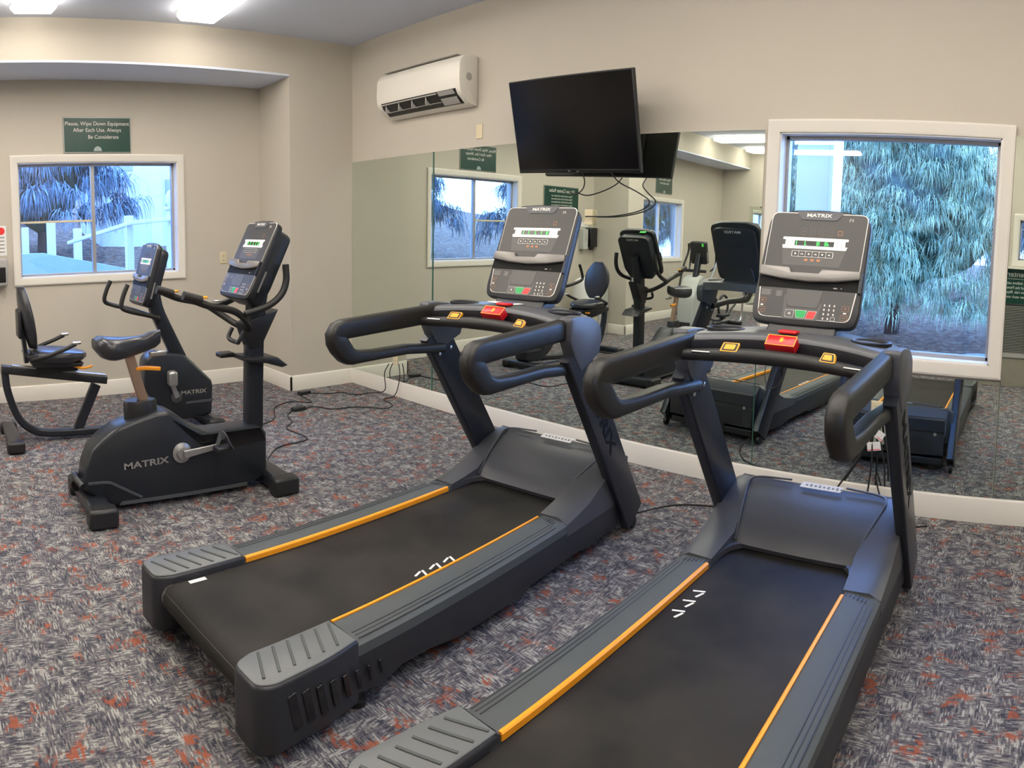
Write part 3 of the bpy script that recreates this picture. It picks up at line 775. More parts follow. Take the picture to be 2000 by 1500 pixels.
    for s in (-1, 1):
        Mk = T(s * .205, -.258, 1.163) @ rot(R(-s * 14), 'Z') @ rot(R(52), 'X')
        q = roundpoly([(-.040 if s < 0 else -.030, -.020), (.030 if s < 0 else .040, -.020), (.040 if s < 0 else .028, .020), (-.028 if s < 0 else -.024, .020)], .005, 2)
        kk = MB(Mk).prism(q, -.012, .002, 'z').out('speed_toggle' if s > 0 else 'incline_toggle', AMBER, g)
        MB(Mk).prism([(x * .84, y_ * .80) for x, y_ in q], .001, .003, 'z').out('toggle_border', BLACKP, g)
        MB(Mk).prism([(x * .62, y_ * .55) for x, y_ in q], .002, .0045, 'z').out('toggle_arrows', AMBER, g)
        MB(T(s * .315, -.300, 1.140) @ rot(R(-s * 14), 'Z') @ rot(R(52), 'X')).box((0, 0, 0), (.075, .006, .004)).out('pulse_contact', CHROME, g, .001)
    # stop button
    sbm = T(-.012, -.178, 1.190) @ rot(R(38), 'X')
    sb = MB(sbm).prism(roundpoly([(-.066, -.030), (.060, -.030), (.066, .018), (.055, .026), (-.060, .026), (-.068, .018)], .004, 2), -.03, .014, 'z', inset=.004, insd=.004).out('stop_button', RED, t, angle=40)
    rim = MB(sbm)
    for c0, d0 in (((-.062, 0), (.003, .052)), ((.060, 0), (.003, .052)), ((0, .0245), (.122, .003)), ((0, -.027), (.124, .003))):
        rim.box((c0[0], c0[1], .0145), (*d0, .0012))
    rim.out('stop_border', AMBER, sb, smooth_=False)
    h = MB(sbm); h.box((0, -.004, .0148), (.013, .014, .0012))
    for k in range(4): h.box((-.0052 + k * .0035, .008, .0148), (.0024, .013 - abs(k - 1.5) * .002, .0012))
    h.box((.0095, 0, .0148), (.0030, .012, .0012), T(.0095, 0, 0) @ rot(R(-30), 'Z') @ T(-.0095, 0, 0)); h.out('hand_symbol', AMBER, sb, smooth_=False)
    MB().box((-.018, -.085, 1.222), (.080, .05, .012)).out('safety_key', RED, t, .004)
    # neck
    MB().loft([[Vector((sx_ * .16, yy, 1.19)) for sx_, yy in ((-1, -.02), (1, -.02), (1, .13), (-1, .13))], [Vector((sx_ * .15, yy, 1.26)) for sx_, yy in ((-1, .045), (1, .045), (1, .12), (-1, .12))],
               [Vector((sx_ * .13, yy, 1.36)) for sx_, yy in ((-1, .085), (1, .085), (1, .16), (-1, .16))]]).out('console_neck', BLACKP, t, .008)
    # console, tilted back
    tl = math.atan2(.209, .475); cu, cs_ = math.cos(tl), math.sin(tl)
    Mc = Matrix(((1.03, 0, 0, 0), (0, cs_ * .97, -cu, .020), (0, cu * .97, cs_, 1.256), (0, 0, 0, 1)))
    console(t, Mc, 1.0, .085, 'a' if var == 2 else 'b')
    # deck extension under the reading ledge between console and tray
    return t

T2 = treadmill(-.939, 2.79, 0.003, 'treadmill on the right, nearest the camera, in front of the big picture window', 2)
T1 = treadmill(-2.428, 2.690, -0.095, 'treadmill on the left, standing under the wall television, leaflet on its tray', 1)
wl = MB(T(-2.428, 2.69, 0) @ rot(.095, 'Z'))
wl.box((-.262, -1.70, .2363), (.022, .075, .0015))
tag(wl.out('tape_marker', WHITEP), 'short white tape strip at the rear left corner of the left treadmill belt', 'tape')
# safety lanyard on the near treadmill
lan = MB().tube([(-.985, 2.56, 1.155), (-.99, 2.535, 1.08), (-.975, 2.53, 1.035), (-.945, 2.53, 1.030), (-.915, 2.535, 1.07), (-.905, 2.56, 1.125)], .0016, 6, sub=6).out('safety_cord', CORD)
tag(lan, 'thin black safety cord looped under the grip bar of the right treadmill', 'cord')
lf = MB(T(-2.50, 2.675, 1.219) @ rot(R(-8), 'Z')).box((0, 0, 0), (.20, .085, .004)).out('leaflet', PAPER)
MB(T(-2.50, 2.675, 1.2215) @ rot(R(-8), 'Z')).box((.02, 0, 0), (.09, .06, .001)).out('printed_block', PAPERB, lf, smooth_=False)
tag(lf, 'white and blue printed leaflet lying on the left treadmill tray', 'leaflet')

# ------------------------------------------------------------------ upright bike
def upright_bike(label):
    t = empty('upright_bike', label, 'exercise bike', (-3.99, 1.40, 0), 0)
    sy = lambda y_: (y_ - 1.365) * 1.02
    pf = [(.775, .15), (.79, .27), (.83, .37), (.90, .43), (.985, .485), (1.10, .52), (1.22, .548), (1.30, .548), (1.36, .515), (1.45, .44), (1.55, .392), (1.86, .392), (1.915, .378), (1.945, .345), (1.945, .10), (1.91, .06), (1.78, .035), (.98, .035), (.84, .09)]
    pts = [(sy(a), b) for a, b in roundpoly(pf, .02, 3)]
    sh = MB().prism(pts, -.105, .105, 'x', inset=.022, insd=.028).out('shroud', SHELL, t, angle=45)
    text('lettering', 'MATRIX', .052, T(.1062, sy(1.150), .262) @ Matrix(((0, 0, 1, 0), (1, 0, 0, 0), (0, 1, 0, 0), (0, 0, 0, 1))) @ rot(R(2), 'Z'), GREYPR, sh, squeeze=1.5, bold=.001)
    MB().prism([(sy(a), b) for a, b in ((.98, .040), (1.80, .036), (1.80, .058), (1.0, .060))], .098, .109, 'x').out('lower_trim', TRAY, sh)
    MB().tube([(.107, sy(.80), .185), (.108, sy(.92), .180), (.108, sy(.98), .150), (.108, sy(1.12), .070)], 1, sec=(.016, .006, .4), up=(1, 0, 0), sub=3).out('side_crease', TRAY, sh)
    MB().prism([(sy(a), b) for a, b in ((1.32, .50), (1.50, .385), (1.90, .382), (1.93, .30), (1.62, .285), (1.50, .33), (1.42, .40))], .100, .1085, 'x').out('upper_side_panel', BLACKG, sh)
    # seat tube cover, post, saddle
    MB().loft([[Vector((math.cos(q) * .060 * k, sy(yy) + math.sin(q) * .105 * k, z)) for q in [2 * PI * i / 20 for i in range(20)]] for yy, z, k in ((1.16, .44, 1.05), (1.155, .52, 1.02), (1.15, .60, 1.0), (1.15, .612, .92))]).out('post_sleeve', BLACKP, t)
    MB().tube([(0, sy(1.185), .56), (0, sy(1.085), .90)], 1, sec=(.040, .060, .4), up=(0, 1, 0)).out('seat_post', BRONZE, t)
    prof = []
    for i in range(13):
        v = i / 12; yy = .885 + v * .40
        hw = .115 * (1 - v) ** .8 + .030 if v > .35 else .128 - .03 * (0.35 - v) ** 2 * 3
        hw = [.085, .118, .130, .130, .120, .100, .080, .062, .050, .044, .040, .034, .020][i]
        zt = 1.003 - .020 * math.sin(PI * v) - (.02 if i == 0 else 0) + (.012 if i > 9 else 0); zb = [.92, .878, .865, .860, .862, .866, .870, .876, .884, .892, .902, .912, .935][i]
        ring = []
        for j in range(16):
            q = 2 * PI * j / 16; cx_, sz_ = math.cos(q), math.sin(q)
            ring.append(Vector((hw * (abs(cx_) ** .6) * (1 if cx_ > 0 else -1), sy(yy), (zt + zb) / 2 + (zt - zb) / 2 * (abs(sz_) ** .7) * (1 if sz_ > 0 else -1))))
        prof.append(ring)
    MB().loft(prof).out('saddle', VINYLB, t, angle=60)
    MB().box((0, sy(1.27), .875), (.03, .11, .03)).out('seat_lever', ALLOY, t, .008)
    MB().tube([(.0, sy(1.12), .795), (.03, sy(1.19), .80), (.035, sy(1.27), .79)], 1, sec=(.030, .022, .5), up=(0, 0, 1), sub=3).out('seat_lever', ORANGE, t)
    # mast
    MB().tube([(0, sy(1.895), .34), (0, sy(1.905), .80), (0, sy(1.925), 1.12), (0, sy(1.985), 1.36)], 1, sec=(.085, .115, .35), up=(0, 1, 0), sub=3).out('mast', FRAME, t, angle=30)
    MB().prism([(sy(1.80), .820), (sy(2.03), .800), (sy(2.10), .745), (sy(2.06), .735), (sy(1.95), .770), (sy(1.80), .795)], -.105, .105, 'x', inset=.01, insd=.01).out('accessory_tray', BLACKP, t)
    MB().box((-.12, sy(1.76), .81), (.09, .10, .03)).out('bottle_holder', BLACKP, t, .008)
    # handlebars
    hb = MB()
    for s in (-1, 1):
        hb.tube([(0, sy(1.87), .985), (s * .10, sy(1.83), 1.00), (s * .20, sy(1.76), 1.06), (s * .245, sy(1.66), 1.125), (s * .25, sy(1.50), 1.165), (s * .245, sy(1.40), 1.205)], .021, 12, sub=5)
        hb.tube([(s * .235, sy(1.74), 1.10), (s * .255, sy(1.88), 1.14), (s * .255, sy(1.97), 1.20), (s * .25, sy(2.01), 1.28), (s * .245, sy(2.01), 1.38)], .021, 12, sub=5)
    hb = hb.out('handlebar', RUBBER, t)
    for s in (-1, 1):
        MB().tube([(s * .245, sy(1.35), 1.228), (s * .247, sy(1.46), 1.195)], .027, 12).out('grip_end', RUBBER, hb)
        MB().box((s * .247, sy(1.475), 1.212), (.026, .045, .014)).out('amber_switch', AMBER, hb, .004)
        MB().box((s * .247, sy(1.56), 1.188), (.030, .06, .010)).out('pulse_contact', CHROME, hb, .003)
    MB().tube([(-.09, sy(1.80), .98), (-.08, sy(1.77), .92), (0, sy(1.79), .90), (.08, sy(1.77), .92), (.09, sy(1.80), .98)], .014, 10, sub=5).out('wire_hook', BLACKP, t)
    MB().prism([(sy(1.80), 1.02), (sy(2.06), 1.09), (sy(2.00), .98), (sy(1.94), .87), (sy(1.86), .86), (sy(1.83), .93)], -.055, .055, 'x', inset=.01, insd=.01).out('mast_collar', BLACKP, t)
    # crank and pedals
    MB().lathe([(.004, .0), (.056, .002), (.060, .012), (.040, .020), (.034, .034), (.0, .036)], 24, T(.102, sy(1.372), .300) @ rot(R(90), 'Y'), caps=False).out('crank_hub', ALLOY, t)
    MB().tube([(.150, sy(1.372), .300), (.150, sy(1.600), .322)], 1, sec=(.045, .018, .5), up=(1, 0, 0), rs=[1.0, .62]).out('crank_arm', ALLOY, t)
    MB().box((.205, sy(1.600), .322), (.085, .105, .030)).out('pedal', BLACKP, t, .008)
    MB().tube([(.165, sy(1.565), .300), (.168, sy(1.60), .385), (.24, sy(1.60), .395), (.245, sy(1.64), .33)], 1, sec=(.05, .006, .5), up=(0, 1, 0), sub=4).out('pedal_strap', TRAY, t)
    MB().tube([(-.13, sy(1.372), .300), (-.13, sy(1.15), .28)], 1, sec=(.042, .018, .5), up=(1, 0, 0)).out('crank_arm', ALLOY, t)
    MB().box((-.19, sy(1.15), .28), (.085, .105, .030)).out('pedal', BLACKP, t, .008)
    # stabilisers
    for yy, L_, n_ in ((.84, .56, 'rear_stabilizer'), (1.98, .52, 'front_stabilizer')):
        o = MB().tube([(-L_ / 2, sy(yy), .060), (L_ / 2, sy(yy), .060)], 1, sec=(.135, .095, .6), up=(0, 0, 1)).out(n_, FRAME, t, angle=40)
        for s in (-1, 1): MB().box((s * L_ / 2, sy(yy), .056), (.105, .172, .108)).out('end_foot', BLACKP, o, .018)
        MB().box((0, sy(yy) + (.09 if yy < 1 else -.09), .07), (.12, .16, .06)).out('bracket', BLACKP, o, .015)
    b = MB().lathe([(.01, -.02), (.04, -.02), (.045, 0), (.04, .02), (.01, .02)], 16, T(-.10, sy(.775), .12) @ rot(R(90), 'Y')); b.out('transport_wheel', RUBBER, t)
    MB().tube([(-.12, sy(.77), .17), (0, sy(.74), .20), (.10, sy(.77), .17)], .02, 10, sub=4).out('lift_handle', BLACKP, t)
    tl = R(27)
    Mc = Matrix(((1, 0, 0, 0), (0, math.sin(tl), -math.cos(tl), sy(1.765)), (0, math.cos(tl), math.sin(tl), 1.195), (0, 0, 0, 1)))
    c = console(t, Mc, .95, .15, 'b')
    MB(Mc).box((.10, .487, -.05), (.07, .006, .05)).out('green_tape', GREENT, c, smooth_=False)
    return t
UB = upright_bike('black upright exercise bike with a round saddle, closest to the left edge of the treadmills')

# ------------------------------------------------------------------ recumbent bike
def recumbent(label):
    t = empty('recumbent_bike', label, 'exercise bike', (-5.45, 1.40, 0), 0)
    f = lambda y_: y_ - 1.40
    pf = [(1.645, .585), (1.715, .640), (1.99, .600), (2.225, .375), (2.235, .335), (2.225, .095), (1.97, .070), (1.80, .16), (1.70, .26), (1.625, .36)]
    sh = MB().prism([(f(a), b) for a, b in roundpoly(pf, .035, 4)], -.10, .10, 'x', inset=.022, insd=.026).out('shroud', SHELL, t, angle=45)
    text('lettering', 'MATRIX', .045, T(.1012, f(2.055), .295) @ Matrix(((0, 0, 1, 0), (1, 0, 0, 0), (0, 1, 0, 0), (0, 0, 0, 1))), GREYPR, sh, squeeze=1.4, bold=.001)
    MB().prism([(f(a), b) for a, b in ((1.98, .205), (2.23, .205), (2.23, .225), (1.99, .222))], .096, .104, 'x').out('lower_trim', TRAY, sh)
    MB().tube([(0, f(1.97), .56), (0, f(1.86), .78), (0, f(1.77), .98), (0, f(1.735), 1.20)], 1, sec=(.075, .115, .35), up=(0, 1, 0), sub=3).out('mast', FRAME, t, angle=30)
    tl = R(17)
    Mc = Matrix(((1, 0, 0, 0), (0, math.sin(tl), -math.cos(tl), f(1.60)), (0, math.cos(tl), math.sin(tl), 1.035), (0, 0, 0, 1)))
    c = console(t, Mc, .92, .13, 'b')
    MB(Mc).box((.10, .455, -.05), (.07, .006, .05)).out('green_tape', GREENT, c, smooth_=False)
    hb = MB()
    for s in (-1, 1):
        hb.tube([(0, f(1.80), .905), (s * .12, f(1.74), .915), (s * .24, f(1.62), .955), (s * .275, f(1.47), .995), (s * .275, f(1.405), 1.03), (s * .27, f(1.42), 1.11), (s * .265, f(1.46), 1.195)], .018, 12, sub=5)
    hb.out('handlebar', RUBBER, t)
    # base beam, loop, rail
    MB().tube([(0, f(.505), .56), (0, f(.525), .40), (0, f(.60), .20), (0, f(.72), .09), (0, f(.90), .055), (0, f(1.30), .050), (0, f(1.85), .085)], 1, sec=(.075, .060, .6), up=(0, 0, 1), sub=5).out('base_beam', FRAME, t, angle=40)
    MB().tube([(0, f(1.245), .41), (0, f(1.085), .075)], 1, sec=(.055, .08, .4), up=(0, 1, 0)).out('strut', FRAME, t, angle=30)
    ra = MB().tube([(0, f(.48), .580), (0, f(1.33), .440)], 1, sec=(.09, .060, .3), up=(0, 0, 1)).out('seat_rail', BLACKP, t, angle=30)
    MB().tube([(0, f(.56), .601), (0, f(1.325), .476)], 1, sec=(.075, .018, .3), up=(0, 0, 1)).out('rail_top', CHROME, ra)
    # seat
    st = []
    for i in range(11):
        v = i / 10; yy = .72 + v * .44; hw = [.10, .17, .20, .21, .215, .215, .21, .195, .17, .13, .06][i]
        zc = .665 + .01 * math.cos(v * PI) ; th = [.03, .045, .05, .05, .05, .05, .05, .048, .042, .034, .018][i]
        ring = []
        for j in range(16):
            q = 2 * PI * j / 16; cx_, sz_ = math.cos(q), math.sin(q)
            ring.append(Vector((hw * (abs(cx_) ** .5) * (1 if cx_ > 0 else -1), f(yy), zc + th * (abs(sz_) ** .6) * (1 if sz_ > 0 else -1))))
        st.append(ring)
    MB().loft(st).out('seat_cushion', VINYLB, t, angle=60)
    MB().prism([(f(a), b) for a, b in ((.66, .69), (.72, .60), (1.10, .585), (1.12, .61), (.86, .64), (.76, .70))], -.16, .16, 'x', inset=.01, insd=.01).out('seat_bracket', BLACKP, t)
    MB().box((0, f(.92), .565), (.13, .34, .06)).out('carriage', BLACKP, t, .012)
    MB().tube([(.10, f(1.02), .60), (.16, f(1.10), .575), (.18, f(1.18), .590)], 1, sec=(.030, .014, .5), up=(0, 0, 1), sub=3).out('seat_lever', ORANGE, t)
    # backrest: rounded lens leaning back
    cs = []
    for i in range(13):
        v = i / 12; z = .73 + v * .47; yc = .735 - v * .085
        hw = .02 + .185 * math.sin(PI * min(1, (.06 + v * .90))) ** .6; th = .018 + .035 * math.sin(PI * min(1, .1 + v * .8))
        ring = []
        for j in range(20):
            q = 2 * PI * j / 20
            ring.append(Vector((hw * math.cos(q), f(yc) + th * math.sin(q) - (.02 * math.cos(q) ** 2) * -1, z)))
        cs.append(ring)
    MB().loft(cs).out('backrest', VINYLB, t, angle=60)
    MB().tube([(0, f(.68), .62), (0, f(.67), .75), (0, f(.645), .92)], 1, sec=(.10, .03, .3), up=(0, 1, 0), sub=3).out('backrest_post', FRAME, t)
    MB().box((0, f(.635), .92), (.20, .035, .22)).out('backrest_shell', BLACKP, t, .015)
    for s in (-1, 1):
        a_ = MB().tube([(s * .14, f(.70), .655), (s * .235, f(.80), .690), (s * .25, f(.95), .740), (s * .25, f(1.04), .775)], .016, 10, sub=4).out('seat_handle', RUBBER, t)
        MB().box((s * .25, f(1.045), .782), (.036, .07, .022)).out('pulse_contact', CHROME, a_, .008)
    # pedals
    for s, ya, za, yb, zb in ((1, 1.90, .27, 1.84, .43), (-1, 1.90, .27, 1.96, .11)):
        MB().tube([(s * .125, f(ya), za), (s * .125, f(yb), zb)], 1, sec=(.040, .018, .5), up=(1, 0, 0)).out('crank_arm', ALLOY, t)
        MB().box((s * .185, f(yb), zb + .01), (.09, .075, .12)).out('pedal', ALLOY if s > 0 else BLACKP, t, .02)
    MB().lathe([(.0, .0), (.045, .002), (.045, .02), (.0, .028)], 20, T(.098, f(1.90), .27) @ rot(R(90), 'Y'), caps=False).out('crank_hub', TRAY, t)
    for yy, L_, n_ in ((.545, .56, 'rear_stabilizer'), (2.20, .46, 'front_stabilizer')):
        o = MB().tube([(-L_ / 2, f(yy), .055), (L_ / 2, f(yy), .055)], 1, sec=(.105, .070, .6), up=(0, 0, 1)).out(n_, FRAME, t, angle=40)
        for s in (-1, 1): MB().box((s * L_ / 2, f(yy), .046), (.08, .140, .086)).out('end_foot', BLACKP, o, .018)
    return t
RB = recumbent('black recumbent exercise bike with a low seat and backrest under the left window')

# ------------------------------------------------------------------ elliptical behind the photographer (mirror only)
def elliptical():
    t = empty('elliptical_trainer', 'grey elliptical trainer with green tape on its display, seen only in the mirror', 'elliptical trainer', (-5.35, -2.1, 0), 0)
    MB().prism(roundpoly([(.45, .12), (.47, .62), (.30, .90), (.12, .96), (-.10, .80), (-.25, .45), (-.30, .12)], .05, 4), -.16, .16, 'x', inset=.03, insd=.035).out('shroud', LTSHELL, t, angle=45)
    MB().prism(roundpoly([(.48, .06), (.485, .22), (-.45, .20), (-.45, .06)], .02, 3), -.10, .10, 'x').out('base_cover', FRAME, t)
    MB().tube([(.03, .18, .90), (.03, .10, 1.18), (.03, .06, 1.32)], 1, sec=(.085, .10, .35), up=(0, 1, 0)).out('mast', FRAME, t)
    Mc = Matrix(((.7, 0, 0, .03), (0, .26, -.966 * .8, -.02), (0, .966, .26 * .8, 1.16), (0, 0, 0, 1)))
    c = MB(Mc).prism(rrect(.42, .36, .03, 4, 0, .17), -.12, 0, 'z', inset=.015, insd=.02).out('console', BLACKP, t, angle=40)
    MB(Mc).box((.14, .31, -.121), (.05, .05, .004)).out('green_tape', GREENT, c, smooth_=False)
    MB(Mc).box((0, .18, .001), (.34, .26, .004)).out('display_film', PANEL, c, smooth_=False)
    MB(Mc).box((.205, .10, -.06), (.012, .16, .05)).out('rating_label', GREYPR, c, smooth_=False)
    for s in (-1, 1):
        MB().tube([(s * .20, -.02, 1.02), (s * .24, -.12, 1.10), (s * .24, -.14, 1.30)], .015, 10, sub=4).out('handle', RUBBER, t)
        MB().tube([(s * .28, .25, .30), (s * .27, .18, .75), (s * .30, .02, 1.05), (s * .30, -.16, 1.32), (s * .29, -.14, 1.45)], .018, 10, sub=4).out('swing_arm', RUBBER if s < 0 else CHROME, t)
        MB().tube([(s * .27, .30, .32), (s * .25, -.40, .20), (s * .22, -1.05, .42)], .022, 10, sub=4).out('pedal_arm', FRAME, t)
        MB().box((s * .24, -.42 - s * .1, .27), (.13, .32, .05)).out('footplate', BLACKP, t, .012)
    MB().box((0, .14, 1.02), (.40, .05, .05)).out('handle_bracket', BLACKP, t, .01)
    MB().tube([(-.25, -1.30, .06), (.25, -1.30, .06)], .035, 12).out('rear_foot', RUBBER, t)
    MB().tube([(-.25, .45, .05), (.25, .45, .05)], .035, 12).out('front_foot', RUBBER, t)
    MB().tube([(0, -.40, .10), (0, -1.28, .09)], .035, 12).out('rear_beam', FRAME, t)
    ring = [(0, -1.02 + math.cos(q) * .20, .36 + math.sin(q) * .20) for q in [2 * PI * i / 28 for i in range(28)]]
    MB().tube(ring, .022, 10, closed=True).out('crank_wheel', RUBBER, t)
    MB().tube([(.20, -1.28, .08), (.20, -1.38, .12), (.20, -1.42, .30), (.20, -1.42, .78), (.05, -1.30, .86)], .018, 10, sub=5).out('rear_hoop', CHROME, t)
elliptical()

# ------------------------------------------------------------------ television
tv = empty('television', 'black flat television tilted down on the wall above the mirror', 'television', (-3.044, 3.901, 2.302))
yaw_, pit_, rol_ = -.054, .246, -.032
X_ = Vector((math.cos(yaw_), math.sin(yaw_), 0)); N_ = Vector((math.sin(yaw_), -math.cos(yaw_), 0)); N2 = N_ * math.cos(pit_) - Vector((0, 0, 1)) * math.sin(pit_)
U_ = N2.cross(X_); U_ = U_ if U_.z > 0 else -U_
Xr = X_ * math.cos(rol_) + U_ * math.sin(rol_); Ur = -X_ * math.sin(rol_) + U_ * math.cos(rol_)
MTV = Matrix(((Xr.x, Ur.x, N2.x, 0), (Xr.y, Ur.y, N2.y, 0), (Xr.z, Ur.z, N2.z, 0), (0, 0, 0, 1)))
tb = MB(MTV).box((0, 0, -.018), (1.127, .650, .034)).out('housing', BLACKP, tv, .005)
MB(MTV).box((0, .010, .0002), (1.105, .612, .002)).out('screen', SCREEN, tv, smooth_=False)
MB(MTV).box((0, -.3115, .001), (1.115, .018, .004)).out('lower_bezel', BLACKG, tb, .001)
MB(MTV).box((0, -.02, -.050), (.62, .40, .035)).out('rear_bulge', BLACKP, tb, .012)
text('logo', '▬▬', .012, MTV @ T(.02, -.3115, .0034), GREYPR, tb)
MB(MTV).box((-.06, -.311, .0036), (.020, .005, .001)).out('status_strip', GREYPR, tb, smooth_=False)
mt_ = MB().box((0, .262, -.02), (.26, .012, .22)).tube([(0, .26, .02), (.02, .16, .03), (0, .09, .03)], 1, sec=(.05, .03, .3), up=(0, 0, 1)).out('wall_bracket', BLACKP, tv)
cords = [
 ('black power cord hanging from the television, running back to the left', [(-2.95, 3.92, 1.985), (-2.97, 3.98, 1.93), (-3.04, 4.05, 1.88), (-3.14, 4.10, 1.85), (-3.22, 4.13, 1.87)]),
 ('black cable looping below the television, outer long loop', [(-2.72, 3.94, 1.98), (-2.70, 4.02, 1.92), (-2.60, 4.10, 1.86), (-2.52, 4.13, 1.80), (-2.60, 4.14, 1.74), (-2.82, 4.13, 1.70), (-3.06, 4.12, 1.695)]),
]
for lb, pth in cords:
    tag(MB().tube(pth, .0045, 8, sub=6).out('television_cable', CORD), lb, 'cable', 'cables below the television')
MB2 = MB().box((-3.05, YM - .022, 1.69), (.07, .030, .11)).out('outlet_plate', IVORY, None, .004); tag(MB2, 'wall outlet box where the television cables plug in, beside the left treadmill display', 'outlet')

# ------------------------------------------------------------------ air conditioner
ac = empty('air_conditioner', 'white split air conditioner high on the wall, left of the television', 'air conditioner', (-4.83, YM, 2.78))
prf = [(0, -.20), (0, .19), (-.05, .20), (-.17, .185), (-.215, .13), (-.222, 0), (-.215, -.075), (-.19, -.12), (-.10, -.185), (-.03, -.20)]
abody = MB().prism(roundpoly(prf, .02, 3), -.575, .575, 'x', inset=.012, insd=.018).out('body', ACW, ac, angle=40)
MB().prism([(-.217, -.078), (-.192, -.124), (-.108, -.182), (-.095, -.170), (-.18, -.110), (-.200, -.070)], -.50, .52, 'x').out('outlet_mouth', BLACKG, abody)
b = MB()
for k in range(3):
    q = k / 2.6; b.box((-.11, -.214 + .085 * q, -.092 - .075 * q), (.78, .010, .010), None)
b.out('vane', ACG, abody, .002)
MB().prism([(-.221, -.086), (-.226, -.084), (-.135, -.180), (-.130, -.182), (-.190, -.122)], .30, .50, 'x').out('flap', ACG, abody)
b = MB()
for k in range(4): b.box((-.44 + k * .19, -.205 + .03, -.128), (.010, .06, .06), None)
b.out('vane_divider', ACG, abody)
MB().box((0, -.12, .196), (1.0, .14, .004)).out('intake_grille', ACG, abody, smooth_=False)
MB().lathe([(0, .0), (.032, .001), (.032, .003), (0, .004)], 20, T(.574, -.11, .02) @ rot(R(90), 'Y'), caps=False).out('side_mark', ACG, abody)
def plate(x, y, z, nx_, lb, w_=.075, h_=.118, holes=True, nm_='outlet_plate', cat='outlet'):
    """nx_: 'y' on a wall facing -y, 'x' on a wall facing +x"""
    t = MB().box((0, 0, 0), (w_, .007, h_))
    Mx = T(x, y, z) if nx_ == 'y' else T(x, y, z) @ rot(R(90), 'Z')
    t.M = Mx; o = t.out(nm_, IVORY, None, .003); tag(o, lb, cat)
    if holes:
        b = MB(Mx)
        for dz in (-.022, .022): b.box((0, -.0045 if nx_ == 'y' else -.0045, dz), (.030, .004, .028))
        b.out('socket', CREAM, o, .004)
    return o
plate(-4.232, YM - .004, 2.378, 'y', 'blank ivory wall plate below the air conditioner, above the mirror', holes=False, nm_='wall_plate', cat='wall plate')
plate(XR + .004, 2.983, 1.302, 'x', 'ivory double outlet on the recessed wall, right of the left window')

# ------------------------------------------------------------------ signs
def sign(name, yc, zc, w_, h_, lines, label, logo=True, x=XR):
    t = empty(name, label, 'sign', (x, yc, zc), R(90))
    fr_ = MB().box((0, -.006, 0), (w_, .012, h_)).out('frame', mat('sign_edge', (0.30, 0.32, 0.30), .3, .3, var=.03), t, .002)
    MB().box((0, -.0135, 0), (w_ - .02, .003, h_ - .02)).out('panel', SIGNG, t, smooth_=False)
    for s_t, size, dz, dx in lines:
        text('lettering', s_t, size, T(dx, -.0158, dz) @ rot(R(90), 'X'), LINE, t, ext=.0004)
    if logo:
        b = MB(T(0, -.016, -h_ / 2 + .028) @ rot(R(90), 'X'))
        pts = [(-.042, -.012)] + [(.042 * math.cos(q), -.012 + .046 * math.sin(q)) for q in [PI * i / 12 for i in range(13)]][::-1]
        b.prism(pts[1:], 0, .001, 'z'); b.out('leaf_emblem', mat('emblem_grey', (0.33, .40, .38), .4, var=.05), t)
    return t
sign('wall_sign', 1.643, 2.515, .69, .337, [('Please, Wipe Down Equipment', .052, .105, 0), ('After Each Use. Always', .052, .045, 0), ('Be Considerate', .050, -.020, .06)], 'small green sign with white lettering above the left window')
sign('wall_sign', -.18, 2.02, .86, .46, [('Fitness Center Rules', .075, .16, 0)] + [('Please read all of the rules before use', .034, .085 - k * .045, 0) for k in range(6)], 'green rules sign seen in the mirror, just above the left treadmill display', logo=False)
sign('wall_sign', -3.33, 2.50, .62, .34, [('Please, Wipe Down', .055, .09, 0), ('After Each Use', .055, .02, 0)], 'green sign above the far window, seen in the mirror below the television')
# notice with red mark at the left frame edge
nt_ = empty('wall_notice', 'white notice with a red mark at the left edge, beside the left window', 'notice', (XR, .50, 1.545), R(90))
MB().box((0, -.003, 0), (.40, .006, .28)).out('sheet', PAPER, nt_, smooth_=False)
MB().lathe([(0, 0), (.035, 0), (.035, .001), (0, .001)], 20, T(.150, -.0068, .09) @ rot(R(90), 'X'), caps=False).out('red_mark', REDK, nt_)
b = MB()
for k in range(5): b.box((0, -.0066, .03 - k * .034), (.36, .001, .012))
b.out('text_lines', GREYPR, nt_, smooth_=False)
hd = empty('towel_dispenser', 'grey and black dispenser under the white notice at the left edge', 'dispenser', (XR, .52, 1.25), R(90))
MB().box((0, -.055, 0), (.34, .11, .26)).out('body', ACG, hd, .02)
MB().box((.10, -.112, -.02), (.10, .02, .14)).out('window', BLACKG, hd, .006)
# dispensers seen in the mirror
d2 = empty('soap_dispenser', 'black soap dispenser on the left wall, seen in the mirror', 'dispenser', (XR, -.93, 1.50), R(90))
MB().box((0, -.055, 0), (.20, .11, .30)).out('body', BLACKG, d2, .015)
MB().prism([(-.05, -.15), (.05, -.15), (.01, -.20), (-.01, -.20)], -.08, -.03, 'y').out('nozzle', BLACKP, d2)
d3 = empty('wipe_dispenser', 'light grey dispenser beside the black one, seen in the mirror', 'dispenser', (XR, -.72, 1.47), R(90))
MB().box((0, -.05, 0), (.13, .10, .32)).out('body', LTSHELL, d3, .01); MB().box((0, -.102, .04), (.08, .006, .12)).out('window', ACG, d3, .003)
d4 = MB(T(XR, -.80, 1.70) @ rot(R(90), 'Z')).box((0, -.004, 0), (.22, .006, .08)).out('small_notice', PAPER, None, smooth_=False); tag(d4, 'small white and red notice above the dispensers, seen in the mirror', 'notice')
